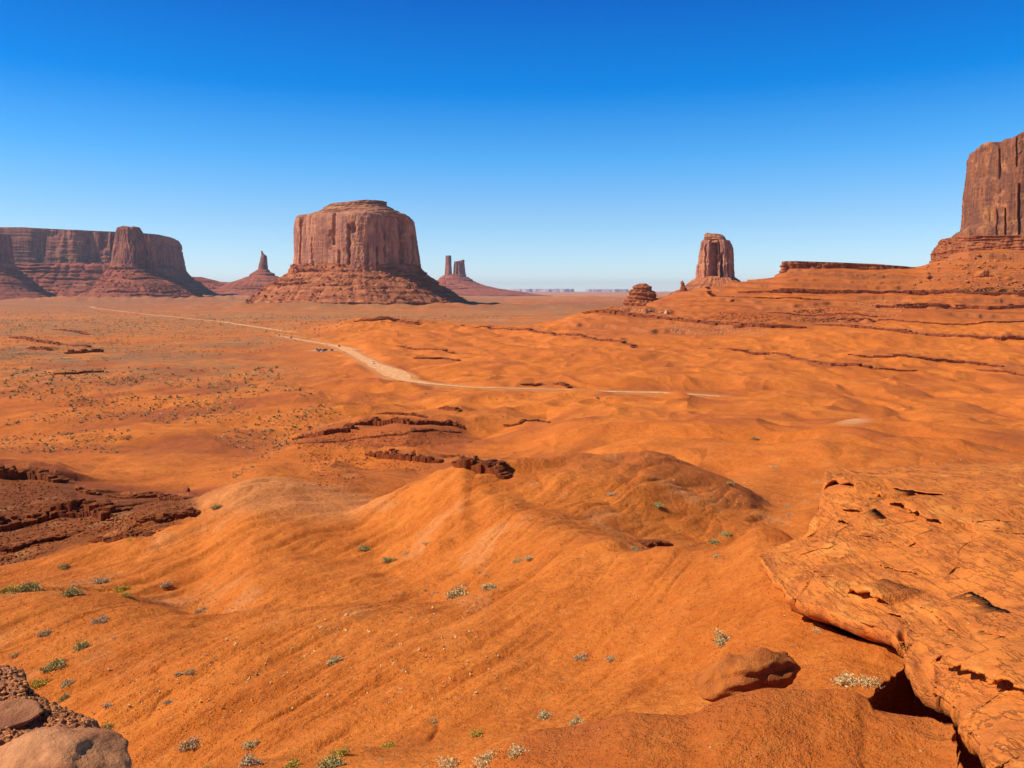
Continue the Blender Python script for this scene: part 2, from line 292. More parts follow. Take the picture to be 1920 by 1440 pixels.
# ---------------------------------------------------------------- terrain: surveyed lines from near to far (px, py or ('z', height), distance)
Z = lambda v: ('z', v)
LINES = [
 (6,   [(0, Z(-13), 3), (1920, Z(-13), 3)]),
 (8,   [(-300, Z(-15), 12), (480, Z(-15), 12), (900, Z(-11), 12), (1290, Z(-9.6), 12), (2300, Z(-9.0), 10)]),
 (90,  [(-300, 1640, 22), (480, 1530, 22), (700, 1490, 21), (860, 1447, 20.5), (960, 1404, 20), (1100, 1372, 19.5), (1180, 1342, 19.2), (1230, 1341, 19), (1292, 1336, 18.8), (1340, 1312, 18.6), (1400, 1297, 18.5), (1440, 1289, 18.4), (1510, 1288, 18.3), (1600, 1294, 18), (1625, 1308, 17.8), (1642, 1334, 17.2), (1700, 1342, 17), (1790, 1341, 16.6), (1800, 1350, 15.8), (1815, 1440, 14.5), (1850, 1500, 13), (2300, 1700, 10)]),
 (45,  [(-300, 1480, 40), (0, 1460, 40), (240, 1445, 37), (480, 1425, 34), (700, 1402, 32), (900, 1376, 29), (1000, 1385, 26.5), (1290, 1375, 21.8), (1400, 1350, 20.6), (1510, 1340, 20.0), (1640, 1345, 19.7), (1800, 1400, 19), (2300, 1500, 18)]),
 (170,  [(-300, 1300, 55), (0, 1290, 52), (480, 1270, 44), (960, 1235, 39), (1200, 1222, 34), (1300, 1215, 31), (1400, 1208, 28.5), (1500, 1205, 26.2), (1600, 1205, 25.0), (1700, 1215, 24.3), (1800, 1260, 24), (2300, 1400, 23)]),
 (130,  [(-300, 1130, 74), (0, 1128, 72), (130, 1126, 70), (240, 1130, 68), (370, 1152, 64), (480, 1143, 60), (640, 1140, 57), (760, 1136, 56), (830, 1130, 56), (920, 1104, 56), (1000, 1078, 57), (1070, 1045, 58), (1130, 1026, 58), (1200, 1040, 52), (1250, 1044, 48), (1350, 1054, 41), (1430, 1062, 35.5), (1500, 1100, 32), (1600, 1190, 29), (1800, 1320, 28), (2300, 1400, 28)]),
 (45,  [(-300, 1105, 86), (0, 1104, 84), (240, 1112, 80), (370, 1141, 74), (480, 1132, 70), (640, 1126, 68), (830, 1120, 67), (920, 1106, 67), (1000, 1100, 69), (1130, 1066, 73), (1200, 1050, 78), (1250, 1046, 81), (1350, 1030, 86), (1430, 1010, 90), (1600, 1040, 85), (2300, 1100, 80)]),
 (130, [(-300, 1060, 106), (0, 1048, 108), (120, 1030, 110), (200, 1010, 112), (300, 965, 118), (370, 950, 121), (420, 925, 124), (480, 903, 127), (540, 908, 126), (580, 922, 124), (640, 938, 122), (700, 951, 120), (760, 930, 118), (820, 890, 113), (850, 879, 110), (870, 876, 108), (900, 893, 106), (930, 900, 104), (980, 893, 105), (1060, 881, 106), (1130, 873, 108), (1200, 866, 110), (1250, 873, 112), (1290, 889, 112), (1350, 915, 110), (1400, 940, 108), (1450, 968, 105), (1520, 985, 96), (1700, 985, 94), (2300, 985, 92)]),
 (30,  [(-300, 1010, 128), (0, 1000, 128), (200, 970, 130), (370, 930, 138), (480, 915, 150), (580, 925, 146), (700, 948, 140), (820, 905, 145), (900, 912, 150), (1060, 900, 150), (1200, 890, 150), (1300, 905, 150), (1400, 915, 148), (1500, 920, 145), (1800, 905, 145), (2300, 905, 145)]),
 (60,  [(-300, 880, 172), (0, 886, 172), (100, 892, 172), (160, 908, 172), (230, 922, 170), (350, 925, 172), (420, 908, 176), (480, 892, 182), (560, 890, 195), (640, 885, 205), (720, 880, 205), (800, 876, 205), (860, 874, 205), (960, 873, 200), (1060, 866, 200), (1130, 858, 195), (1200, 868, 195), (1300, 870, 195), (1400, 870, 190), (1480, 862, 185), (1560, 852, 180), (1680, 848, 180), (1920, 858, 178), (2300, 858, 178)]),
 (60,  [(-300, 850, 260), (0, 850, 258), (240, 850, 256), (480, 850, 256), (560, 838, 262), (640, 838, 265), (720, 842, 265), (780, 846, 262), (850, 851, 258), (960, 862, 240), (1010, 845, 242), (1060, 831, 245), (1110, 826, 246), (1200, 822, 246), (1280, 824, 246), (1360, 815, 250), (1440, 820, 250), (1520, 812, 250), (1600, 800, 255), (1700, 808, 255), (1800, 816, 250), (1920, 832, 245), (2300, 840, 240)]),
 (70,  [(-300, 805, 345), (0, 803, 345), (240, 795, 348), (480, 812, 342), (560, 808, 345), (640, 796, 352), (750, 789, 358), (850, 794, 352), (920, 800, 345), (1000, 800, 340), (1080, 790, 342), (1160, 784, 345), (1260, 790, 340), (1340, 786, 342), (1440, 790, 336), (1560, 783, 336), (1680, 795, 330), (1800, 806, 320), (1920, 822, 310), (2300, 830, 305)]),
 (55,  [(-300, 757, 450), (0, 757, 450), (240, 757, 450), (480, 755, 452), (720, 757, 450), (850, 755, 450), (960, 748, 450), (1060, 743, 450), (1150, 739, 450), (1240, 742, 450), (1275, 739, 448), (1320, 745, 448), (1370, 748, 446), (1440, 742, 440), (1530, 750, 434), (1650, 762, 422), (1692, 780, 416), (1740, 774, 416), (1800, 775, 414), (1920, 799, 400), (2300, 810, 390)]),
 (25,  [(-300, 730, 545), (0, 730, 545), (480, 729, 545), (850, 727, 545), (960, 730, 530), (1150, 736, 510), (1240, 737, 505), (1350, 744, 495), (1440, 748, 490), (1530, 752, 482), (1700, 775, 465), (1920, 792, 440), (2300, 800, 430)]),
 (60,  [(-300, Z(-67), 700), (0, Z(-67), 700), (480, Z(-67), 700), (720, 691, 700), (960, 686, 690), (1200, 690, 660), (1440, 700, 620), (1600, 712, 600), (1750, 728, 575), (1920, 745, 545), (2300, 750, 530)]),
 (60,  [(-300, Z(-67), 950), (0, Z(-67), 950), (480, Z(-67), 950), (620, 648, 970), (720, 642, 950), (960, 650, 900), (1200, 652, 860), (1440, 662, 800), (1600, 672, 770), (1750, 688, 720), (1920, 700, 690), (2300, 705, 670)]),
 (55,  [(-300, Z(-67), 1180), (0, Z(-67), 1180), (480, Z(-67), 1180), (570, 626, 1180), (640, 621, 1180), (720, 618, 1160), (960, 626, 1110), (1100, 615, 1080), (1200, 618, 1030), (1440, 622, 960), (1600, 628, 920), (1750, 636, 880), (1920, 645, 850), (2300, 650, 830)]),
 (90,  [(-300, Z(-67), 1330), (0, Z(-67), 1330), (480, Z(-67), 1330), (560, 620, 1330), (620, 610, 1320), (655, 600, 1310), (700, 598, 1310), (780, 604, 1300), (860, 608, 1300), (960, 611, 1280), (1030, 606, 1240), (1080, 592, 1220), (1120, 582, 1210), (1200, 575, 1190), (1300, 572, 1150), (1440, 572, 1110), (1600, 575, 1080), (1750, 578, 1050), (1920, 582, 1020), (2300, 585, 1000)]),
 (110, [(-300, Z(-67), 1480), (0, Z(-67), 1480), (480, Z(-67), 1480), (560, Z(-66), 1480), (655, Z(-60), 1480), (780, Z(-64), 1480), (960, Z(-66), 1430), (1060, Z(-62), 1380), (1110, 582, 1345), (1140, 579, 1330), (1170, 574, 1320), (1200, 570, 1310), (1235, 560, 1300), (1280, 546, 1290), (1320, 537, 1285), (1360, 530, 1280), (1400, 524, 1275), (1440, 520, 1270), (1480, 504, 1270), (1560, 501, 1270), (1640, 501, 1275), (1700, 502, 1280), (1722, 500, 1280), (1750, 490, 1290), (1790, 475, 1300), (1820, 465, 1310), (1920, 462, 1320), (2300, 455, 1330)]),
 (10,  [(-300, Z(-67), 1700), (480, Z(-67), 1700), (960, Z(-67), 1700), (1100, Z(-67), 1640), (1200, Z(-25), 1500), (1320, Z(-8), 1480), (1400, Z(0), 1470), (1468, Z(22), 1430), (1700, Z(22), 1430), (1820, Z(60), 1450), (2300, Z(60), 1450)]),
 (12,  [(-300, Z(-67), 2500), (960, Z(-68), 2500), (1100, Z(-68), 2400), (1300, Z(-60), 2300), (2300, Z(-50), 2300)]),
 (16,  [(-300, Z(-67), 4200), (2300, Z(-68), 4200)]),
 (14,  [(-300, Z(-67), 9000), (960, Z(-70), 9000), (2300, Z(-70), 9000)]),
 (10,  [(-300, Z(-67), 22000), (2300, Z(-67), 22000)]),
 (4,   [(-300, Z(-67), 51000), (2300, Z(-67), 51000)]),
]
PX = np.concatenate([np.arange(-900, -80, 12.0), np.arange(-80, 2000, 1.35), np.arange(2000, 2900, 12.0)])
UU = (PX - 960) / F
KY, KZ = [], []
for n_, pts in LINES:
    xs = [p[0] for p in pts]; ys = np.array([p[2] for p in pts], float)
    zs = np.array([p[1][1] if isinstance(p[1], tuple) else -(p[1] - HY) / F * p[2] for p in pts], float)
    KY.append(np.exp(pchip(xs, np.log(ys), PX))); KZ.append(pchip(xs, zs, PX))
KY = np.array(KY); KZ = np.array(KZ)
def smooth_cols(a, k):
    ker = np.hanning(2 * k + 1); ker /= ker.sum()
    return np.array([np.convolve(np.pad(r, k, mode='edge'), ker, 'valid') for r in a])
def lines_to_grid(KY, KZ, counts):
    M = pchip_slopes(KY, KZ); Ys, Zs = [], []
    for k in range(len(counts)):
        if k == len(KY) - 1: break
        n = counts[k + 1]
        t = np.linspace(0, 1, n, endpoint=False)[:, None]
        Y = np.exp(np.log(KY[k]) * (1 - t) + np.log(KY[k + 1]) * t)
        h = KY[k + 1] - KY[k]; tt = (Y - KY[k]) / h
        Zv = ((1 + 2 * tt) * (1 - tt) ** 2) * KZ[k] + tt * (1 - tt) ** 2 * h * M[k] + tt * tt * (3 - 2 * tt) * KZ[k + 1] + tt * tt * (tt - 1) * h * M[k + 1]
        Ys.append(Y); Zs.append(Zv)
    Ys.append(KY[-1:]); Zs.append(KZ[-1:])
    return np.concatenate(Ys), np.concatenate(Zs)
GY, GZ = lines_to_grid(KY, KZ, [l[0] for l in LINES])
NR, NC = GY.shape
GX = UU[None, :] * GY
PXG = np.broadcast_to(PX[None, :], GY.shape)

def hit(px, py, Zg=None):
    """first point of the ground seen through a picture position"""
    Zg = GZ if Zg is None else Zg
    j = int(np.clip(np.searchsorted(PX, px), 0, NC - 1))
    v = HY - F * Zg[:, j] / GY[:, j]
    i = np.where(v <= py)[0]
    i = i[i > 6]
    i = i[0] if len(i) else NR - 1
    a = np.clip((v[i - 1] - py) / max(v[i - 1] - v[i], 1e-6), 0, 1) if i > 0 else 0
    Y = GY[i - 1, j] * (1 - a) + GY[i, j] * a
    return (px - 960) / F * Y, Y
def zat(x, y):
    """ground height at world positions"""
    x = np.atleast_1d(np.asarray(x, float)); y = np.atleast_1d(np.asarray(y, float))
    px = x / y * F + 960; c = np.clip(np.interp(px, PX, np.arange(NC)), 0, NC - 1.001)
    c0 = c.astype(int); fc = c - c0; out = np.zeros_like(x)
    for k in range(len(x)):
        za = np.interp(y[k], GY[:, c0[k]], GZ[:, c0[k]]); zb = np.interp(y[k], GY[:, c0[k] + 1], GZ[:, c0[k] + 1])
        out[k] = za * (1 - fc[k]) + zb * fc[k]
    return out

def poly_dist(P, X, Y):
    """signed distance (+ on the far side), and position along the line 0..1"""
    best = np.full(X.shape, 1e9); sgn = np.zeros(X.shape); pos = np.zeros(X.shape)
    seg = np.hypot(np.diff(P[:, 0]), np.diff(P[:, 1])); cum = np.concatenate([[0], np.cumsum(seg)]); tot = cum[-1]
    for k in range(len(P) - 1):
        ax, ay = P[k]; bx, by = P[k + 1]; dx, dy = bx - ax, by - ay
        t = np.clip(((X - ax) * dx + (Y - ay) * dy) / (dx * dx + dy * dy + 1e-9), 0, 1)
        d = np.hypot(X - ax - t * dx, Y - ay - t * dy)
        m = d < best
        best = np.where(m, d, best); pos = np.where(m, (cum[k] + t * seg[k]) / tot, pos)
        sgn = np.where(m, np.sign(dx * (Y - ay) - dy * (X - ax)), sgn)
    return best, sgn, pos

# broad diagonal ridges of the badlands (crest picture positions with distances, height above = tent)
def tent(pts, slopeL, slopeR, soft, ends=0.12):
    global GZ
    P = np.array([((p[0] - 960) / F * p[2], p[2]) for p in pts]); Zc = np.array([-(p[1] - HY) / F * p[2] for p in pts])
    rad = 60.0
    m = (GY > P[:, 1].min() - rad) & (GY < P[:, 1].max() + rad) & (GX > P[:, 0].min() - rad) & (GX < P[:, 0].max() + rad)
    X, Y = GX[m], GY[m]
    d, s, pos = poly_dist(P, X, Y)
    seg = np.hypot(np.diff(P[:, 0]), np.diff(P[:, 1])); cum = np.concatenate([[0], np.cumsum(seg)]) / seg.sum()
    zc = np.interp(pos, cum, Zc)
    sl = np.where(s > 0, slopeL, slopeR)
    zt = zc - sl * (np.sqrt(d * d + soft * soft) - soft)
    z0 = GZ[m]; k = soft * 0.35 + 0.2
    hh = np.clip(0.5 + 0.5 * (zt - z0) / k, 0, 1)
    GZ[m] = z0 * (1 - hh) + zt * hh + k * hh * (1 - hh)
    return P
# ridge running from the central knob down to the main spur
tent([(868, 874, 108), (905, 912, 98), (950, 948, 88), (1000, 975, 78), (1060, 1000, 69), (1110, 1018, 62), (1132, 1027, 58)], 0.30, 0.50, 1.6)
tent([(700, 960, 112), (600, 1020, 98), (500, 1075, 88), (440, 1105, 82)], 0.22, 0.45, 3.0)
tent([(480, 905, 127), (400, 985, 108), (250, 1020, 103), (120, 1060, 98)], 0.2, 0.5, 4.0)
tent([(830, 900, 110), (740, 975, 100), (640, 1035, 90), (520, 1100, 80)], 0.25, 0.5, 2.5)

# ---- masks
RIGHT = sstep(430, 700, PXG + 0 * GY)
def band(a, b, c, d): return sstep(a, b, GY) * (1 - sstep(c, d, GY))
plain = sstep(560, 700, GY) * (1 - sstep(560, 680, PXG) * (1 - sstep(1400, 1500, GY)))

# ---- erosion noise
amp_mid = band(150, 210, 1250, 1400) * (0.22 + 0.78 * RIGHT) * (1 - plain)
bA = billow(GX / 95.0 + 0.35 * GY / 95, GY / 105.0, 3, 2, 0.35)
wx = GX + 14 * perlin(GX / 40, GY / 40, 91); wy = GY + 14 * perlin(GX / 40 + 9, GY / 40, 92)
bB = billow(wx / 42.0, wy / 52.0, 13, 2, 0.4)
hillside = sstep(1040, 1150, PXG) * sstep(880, 1000, GY)
GZ = GZ + amp_mid * (1 - 0.75 * hillside) * ((bA - 0.30) * 10.0 + (0.3 - bB) * 4.2)
amp_near = band(60, 80, 190, 260)
GZ = GZ + amp_near * ((billow(wx / 15.0, wy / 19.0, 23, 2, 0.35) - 0.3) * 1.0)
# rills running down the near slope, from upper right to lower left
dx_, dy_ = 14 / 24.4, 20 / 24.4
al = GX * dx_ + GY * dy_; pe = GX * dy_ - GY * dx_
pew = pe + 1.3 * perlin(al / 9, pe / 5, 41)
amp_sl = band(20, 26, 120, 160) * (1 - sstep(1350, 1550, PXG))
GZ = GZ + amp_sl * ((billow(pew / 5.2, al / 34.0, 33, 2, 0.4) - 0.3) * 1.0 + (billow(pew / 1.7, al / 14.0, 37, 2, 0.5) - 0.3) * 0.20)
def rill(pts, dep, wid):
    global GZ
    P = np.array([hit(a, b) for a, b in pts]); m = (GY > P[:, 1].min() - 3) & (GY < P[:, 1].max() + 3) & (GX > P[:, 0].min() - 3) & (GX < P[:, 0].max() + 3)
    X, Y = GX[m], GY[m]; d, s_, pos = poly_dist(P, X, Y)
    d = d * s_ + 0.35 * perlin(X / 2.2, Y / 2.2, 45) + 0.12 * perlin(X / .6, Y / .6, 46)
    GZ[m] -= dep * np.exp(-(d / wid) ** 2) * sstep(0, .15, pos) * (1 - sstep(.8, 1, pos))
rill([(320, 1235), (290, 1258), (262, 1275), (235, 1297)], 0.10, 0.16); rill([(332, 1290), (305, 1305), (285, 1330), (255, 1348)], 0.10, 0.16); rill([(815, 1345), (808, 1370), (800, 1395)], 0.12, 0.18)
# small scale roughness everywhere, scaled with the cell size
for lam, am in ((0.35, 0.018), (0.9, 0.04), (2.6, 0.09), (7.0, 0.22), (19.0, 0.5)):
    vis = 1 - sstep(lam * 180, lam * 420, GY)
    GZ = GZ + am * vis * perlin(GX / lam, GY / lam, int(lam * 10)) * (0.6 + 0.4 * (GY > 20)) * (1 - 0.8 * (lam > 5) * sstep(1300, 1400, PXG) * band(15, 20, 60, 80))
# valley floor undulation
GZ = GZ + plain * (1 - sstep(5000, 9000, GY)) * (fbm(GX / 160, GY / 230, 61, 4) * 1.6) + plain * band(2500, 3500, 12000, 16000) * sstep(700, 900, PXG) * np.maximum(0, fbm(GX / 500, GY / 900, 66, 4)) * 20
lp = band(200, 260, 900, 1300) * (1 - RIGHT)
GZ = GZ + lp * (fbm(GX / 55, GY / 80, 62, 4) * 1.5)

# ---- strata terraces on the hill at the right
hm = sstep(1030, 1110, PXG) * sstep(930, 1010, GY) * (1 - sstep(1330, 1450, GY))
s_ = GZ + 0.028 * (GX - 150) + 2.6 * fbm(GX / 70, GY / 90, 71, 3) + 1.2 * perlin(GX / 14, GY / 20, 75)
lev = np.array([-80, -58, -47, -39, -27, -17, -9, 1, 8, 18, 25, 33, 41, 55, 75, 200.0])
li = np.clip(np.searchsorted(lev, s_) - 1, 0, len(lev) - 2); lo, hi = lev[li], lev[li + 1]
fr = (s_ - lo) / (hi - lo)
g_ = 0.50 * fr + 0.50 * sstep(0.86, 0.98, fr)
hard = sstep(-0.25, 0.15, perlin(GX / 110, li * 3.7 + 0.0 * GX, 77))
GZ = GZ + hm * hard * (g_ - fr) * (hi - lo)
ROCK = hm * hard * sstep(0.78, 0.86, fr) * 0.9
OX = np.zeros_like(GX); OY = np.zeros_like(GX)

# ---- ledges and crags: far side raised, ragged lip, overhang
CR = []
def scarp(pix, h, back, rag, over=0.35, wid=None, rock=1.0, seed=1, blocks=None):
    global GZ, ROCK, OX, OY
    P = np.array([hit(a, b) for a, b in pix])
    ym = P[:, 1].mean()
    if ym > 600: rag *= 0.4; h *= 0.6; over *= 1.2; cj = 0.1
    elif ym > 190: h *= 0.55; rag *= 0.8; cj = 0.1
    else: h *= 0.6; cj = 0.1
    rad = back * 3.5 + 10
    m = (GY > P[:, 1].min() - rad) & (GY < P[:, 1].max() + rad) & (GX > P[:, 0].min() - rad) & (GX < P[:, 0].max() + rad)
    if not m.any(): return
    X, Y = GX[m], GY[m]
    d, s, pos = poly_dist(P, X, Y)
    lam = rag * 3.0
    bl = blocks or rag * 1.2
    jag = rag * (perlin(X / lam, Y / lam, seed) + 0.5 * perlin(X / lam * 2.7, Y / lam * 2.7, seed + 1)) + rag * cj * (cellnoise(X / bl + 0.4 * perlin(X / bl, Y / bl, 5), Y / bl, seed) - 0.5)
    ds = d * s + jag
    taper = sstep(0, 0.10, pos) * (1 - sstep(0.90, 1.0, pos)) * (1 - sstep(back * 2.0, back * 3.4, d))
    hv = h * taper * (0.75 + 0.5 * perlin(X / (rag * 7) + 5, Y / (rag * 7), seed + 3))
    wd = wid or max(0.12, ym * ym / F / 60 * 0.25)
    up = sstep(-wd, wd, ds) * np.exp(-np.maximum(ds, 0) / back)
    GZ[m] = GZ[m] + hv * up
    face = np.exp(-((ds + 0.4 * wd) / (1.6 * wd + 0.3 * h)) ** 2) * taper
    ROCK[m] = np.maximum(ROCK[m], rock * np.clip(face, 0, 1))
    ov = over * h * taper * np.exp(-(np.maximum(ds, 0) / (wd + 0.3 * h)) ** 2) * (ds > 0)
    n = np.array([P[-1, 1] - P[0, 1], -(P[-1, 0] - P[0, 0])]); n = n / np.hypot(*n)
    if n[1] > 0: n = -n
    OX[m] += n[0] * ov; OY[m] += n[1] * ov
    CR.append((P, h))
S = scarp
# crag in the shade at left
S([(-80, 884), (0, 886), (60, 888), (105, 897)], 3.6, 14, 1.2, seed=11, blocks=2.0)
S([(140, 912), (165, 922), (185, 925)], 1.6, 6, 0.8, seed=12)
S([(-80, 1000), (0, 990), (60, 985), (110, 968), (160, 965), (200, 970), (232, 955)], 3.0, 8, 1.6, seed=13, blocks=1.8)
S([(205, 928), (260, 932), (300, 930), (352, 932)], 1.7, 6, 1.4, seed=14, blocks=1.5)
S([(240, 992), (300, 975), (370, 962)], 1.1, 5, 1.2, seed=15, blocks=1.4)
S([(170, 1010), (215, 1012), (280, 1003)], 0.9, 4, 1.0, seed=16)
S([(-80, 1040), (20, 1030), (80, 1012), (140, 1000)], 1.1, 5, 1.8, seed=18)
# central crags
S([(548, 822), (572, 818), (610, 812), (652, 808), (668, 802)], 3.4, 16, 1.6, seed=21, blocks=2.5)
S([(650, 797), (700, 795), (770, 794), (845, 796), (866, 802)], 4.6, 18, 1.5, seed=22, blocks=2.6)
S([(705, 775), (760, 776), (800, 780)], 2.0, 12, 2.0, seed=23)
S([(560, 830), (640, 826), (700, 818), (760, 812), (860, 808)], 1.2, 7, 2.4, seed=24, rock=0.7)
S([(692, 848), (722, 854), (760, 858), (800, 862), (830, 862)], 4.0, 16, 1.6, seed=25, blocks=1.9)
S([(855, 872), (880, 876), (912, 884), (946, 893)], 3.2, 12, 1.4, seed=26, blocks=1.7)
S([(825, 764), (845, 766), (862, 768)], 3.4, 12, 1.6, seed=27)
S([(940, 800), (975, 795), (1010, 790)], 1.2, 10, 3.0, seed=28, rock=0.6)
# low ledges of the left plain
S([(20, 632), (60, 638), (110, 646), (165, 650)], 5.0, 60, 5, seed=41)
S([(55, 652), (92, 656)], 6.0, 60, 5, seed=42)
S([(122, 664), (150, 662), (192, 660)], 6.0, 60, 4, over=0.8, seed=43)
S([(100, 618), (145, 622), (165, 628)], 4.0, 50, 5, seed=44)
S([(-40, 665), (12, 668)], 4.0, 50, 5, seed=45)
S([(95, 702), (150, 700), (195, 698)], 2.6, 30, 4, seed=46)
S([(290, 712), (330, 716), (350, 716)], 1.5, 20, 4, seed=47, rock=0.6)
# rims of the orange hills
S([(664, 601), (700, 599), (745, 600), (785, 606)], 7.0, 60, 7, over=0.5, seed=51)
S([(850, 612), (865, 612)], 5.0, 40, 5, seed=52)
S([(890, 613), (960, 618), (1040, 628), (1120, 637), (1180, 645), (1190, 652)], 4.0, 60, 4, over=0.5, seed=53)
S([(975, 718), (1020, 720), (1065, 724)], 2.4, 30, 3, seed=54)
S([(660, 655), (720, 660), (760, 668)], 2.2, 30, 5, seed=55, rock=0.6)
S([(745, 648), (820, 655), (880, 662)], 2.4, 40, 6, seed=56, rock=0.7)
S([(775, 670), (830, 672), (860, 675)], 2.6, 40, 4, seed=57, rock=0.8)
S([(1330, 652), (1380, 657), (1440, 664), (1500, 674), (1560, 684), (1640, 690), (1700, 694)], 3.6, 60, 3, over=0.6, seed=58)
S([(1590, 664), (1660, 668), (1730, 672), (1800, 678), (1860, 684), (1960, 690)], 3.0, 60, 3, over=0.6, seed=59)
S([(1830, 690), (1880, 696), (1980, 704)], 2.4, 40, 3, over=0.6, seed=60)
S([(1095, 586), (1160, 588), (1230, 595), (1300, 603), (1380, 608), (1440, 612), (1500, 613)], 9.0, 60, 4, over=0.55, seed=61)
S([(1525, 607), (1600, 612), (1700, 622), (1800, 630), (1880, 634), (1990, 638)], 5.0, 60, 3, over=0.6, seed=62)
S([(1440, 585), (1560, 588), (1640, 592)], 2.4, 40, 4, over=0.5, seed=63, rock=0.7)
S([(1640, 572), (1700, 574), (1780, 578), (1850, 578), (1990, 570)], 6.5, 50, 4, over=0.5, seed=64)
S([(1270, 548), (1330, 550), (1400, 556), (1460, 558), (1530, 560)], 5.5, 50, 4, over=0.5, seed=65)
S([(1385, 524), (1440, 526), (1520, 530), (1600, 536), (1680, 541), (1740, 545), (1850, 550), (1990, 556)], 8.5, 50, 5, over=0.5, seed=66)
S([(1462, 514), (1520, 514), (1590, 516), (1640, 517), (1720, 522)], 4.0, 40, 5, over=0.5, seed=67)

# ---- hollow under the sandstone ledge in the foreground
def pit(poly, depth, soft):
    global GZ, ROCK
    P = np.array([((p[0] - 960) / F * p[1], p[1]) for p in poly])
    m = (GY > P[:, 1].min() - 1) & (GY < P[:, 1].max() + 1) & (GX > P[:, 0].min() - 1) & (GX < P[:, 0].max() + 1)
    X, Y = GX[m], GY[m]
    X = X + 0.10 * perlin(X / .35, Y / .35, 5); Y = Y + 0.12 * perlin(X / .3 + 4, Y / .3, 6)
    ins = np.zeros(X.shape, bool); n = len(P)
    for k in range(n):
        ax, ay = P[k]; bx, by = P[(k + 1) % n]
        c = ((ay > Y) != (by > Y)) & (X < (bx - ax) * (Y - ay) / (by - ay + 1e-12) + ax)
        ins ^= c
    d, _, _ = poly_dist(np.vstack([P, P[:1]]), X, Y)
    sd_ = np.where(ins, d, -d)
    k = sstep(-0.02, soft, sd_)
    GZ[m] = GZ[m] - depth * k
    ROCK[m] = np.maximum(ROCK[m], k)
pit([(1618, 19.6), (1618, 20.6), (1640, 21.3), (1668, 22.1), (1697, 23.0), (1702, 24.0), (2100, 24), (2100, 9), (1880, 10), (1830, 13.2), (1800, 15.0), (1790, 16.6), (1700, 17.8), (1640, 18.2), (1622, 18.8)], 9.0, 0.22)

# ---- road: graded bed along the valley floor
ROADS = [
 ([(-60, 566), (60, 570), (150, 574), (180, 578), (245, 586), (300, 592), (350, 597), (400, 602), (470, 612), (515, 619), (535, 622), (560, 625)], [12, 12, 12, 11, 11, 11, 11, 11, 12, 10, 8, 8]),
 ([(518, 629), (545, 635), (580, 641), (612, 646), (640, 652), (655, 660), (672, 669), (690, 678), (705, 686), (722, 692), (737, 699), (748, 706), (758, 712), (800, 719), (850, 724), (930, 728), (1000, 729.5), (1080, 732), (1150, 735), (1240, 737), (1310, 741), (1350, 744)], [8, 8, 8, 9, 14, 12, 11, 12, 14, 17, 20, 20, 12, 7, 6, 5, 4, 4, 6, 7, 5, 6]),
 ([(588, 658), (605, 659), (625, 658), (650, 657)], [10, 12, 10, 10]),
 ([(645, 652), (660, 655), (672, 657)], [8, 8, 4]),
]
PALE = np.zeros_like(GZ)
road_pts = []
for pix, wd in ROADS:
    P = []
    for a, b in pix:
        yy = min(67.0 * F / (b - HY), 3600.0) if b < 725 else hit(a, b)[1]
        if b >= 725: yy = 545 - (a - 850) * 0.095 if a <= 1440 else 490
        P.append(((a - 960) / F * yy, yy))
    P = np.array(P); t = np.concatenate([[0], np.cumsum(np.hypot(*np.diff(P, axis=0).T))])
    n = int(t[-1] / 6) + 2; tt = np.linspace(0, t[-1], n)
    Q = np.stack([pchip(t, P[:, 0], tt), pchip(t, P[:, 1], tt)], 1); W = pchip(t, np.array(wd, float), tt)
    Zr = zat(Q[:, 0], Q[:, 1]); k = 9
    ker = np.hanning(2 * k + 1); ker /= ker.sum(); Zr = np.convolve(np.pad(Zr, k, mode='edge'), ker, 'valid')
    if len(Q) > 20 and P[:, 1].max() > 800:
        zt = -np.array([(b - HY) / F for a, b in pix]) * P[:, 1]
        zw = pchip(t, zt, tt); Zr = np.where(Q[:, 1] < 700, zw, Zr * 0.3 + zw * 0.7)
    road_pts.append((Q, W, Zr))
    m = (GY > Q[:, 1].min() - 40) & (GY < Q[:, 1].max() + 40) & (GX > Q[:, 0].min() - 40) & (GX < Q[:, 0].max() + 40)
    X, Y = GX[m], GY[m]
    Qs = Q[::3] if len(Q) > 60 else Q
    Qs = np.vstack([Qs, Q[-1:]])
    d, s, pos = poly_dist(Qs, X, Y)
    zz = np.interp(pos, np.linspace(0, 1, n), Zr); ww = np.interp(pos, np.linspace(0, 1, n), W)
    k = 1 - sstep(ww * 0.5 + 3.5, ww * 0.5 + 16, d)
    GZ[m] = GZ[m] * (1 - k) + zz * k
    ROCK[m] *= 1 - k; OX[m] *= 1 - k; OY[m] *= 1 - k
    PALE[m] = np.maximum(PALE[m], (1 - sstep(ww * 0.5, ww * 0.5 + 9, d)) * 0.6)

# ---- aprons of debris spreading from the feet of the buttes
for ax_, ay_, ra, rb_, hh_ in ((pxx_(668, 3400), 3400, 560, 480, 20), (pxx_(247, 5600), 5600, 620, 620, 26), (pxx_(60, 6900), 6900, 2500, 800, 26)):
    q_ = np.hypot((GX - ax_) / ra, (GY - ay_) / rb_) + 0.12 * fbm(GX / 220, GY / 220, 97, 3)
    GZ = GZ + hh_ * (1 - sstep(0.75, 1.75, q_)) ** 1.5 * (1 + 0.5 * perlin(GX / 60, GY / 60, 98))
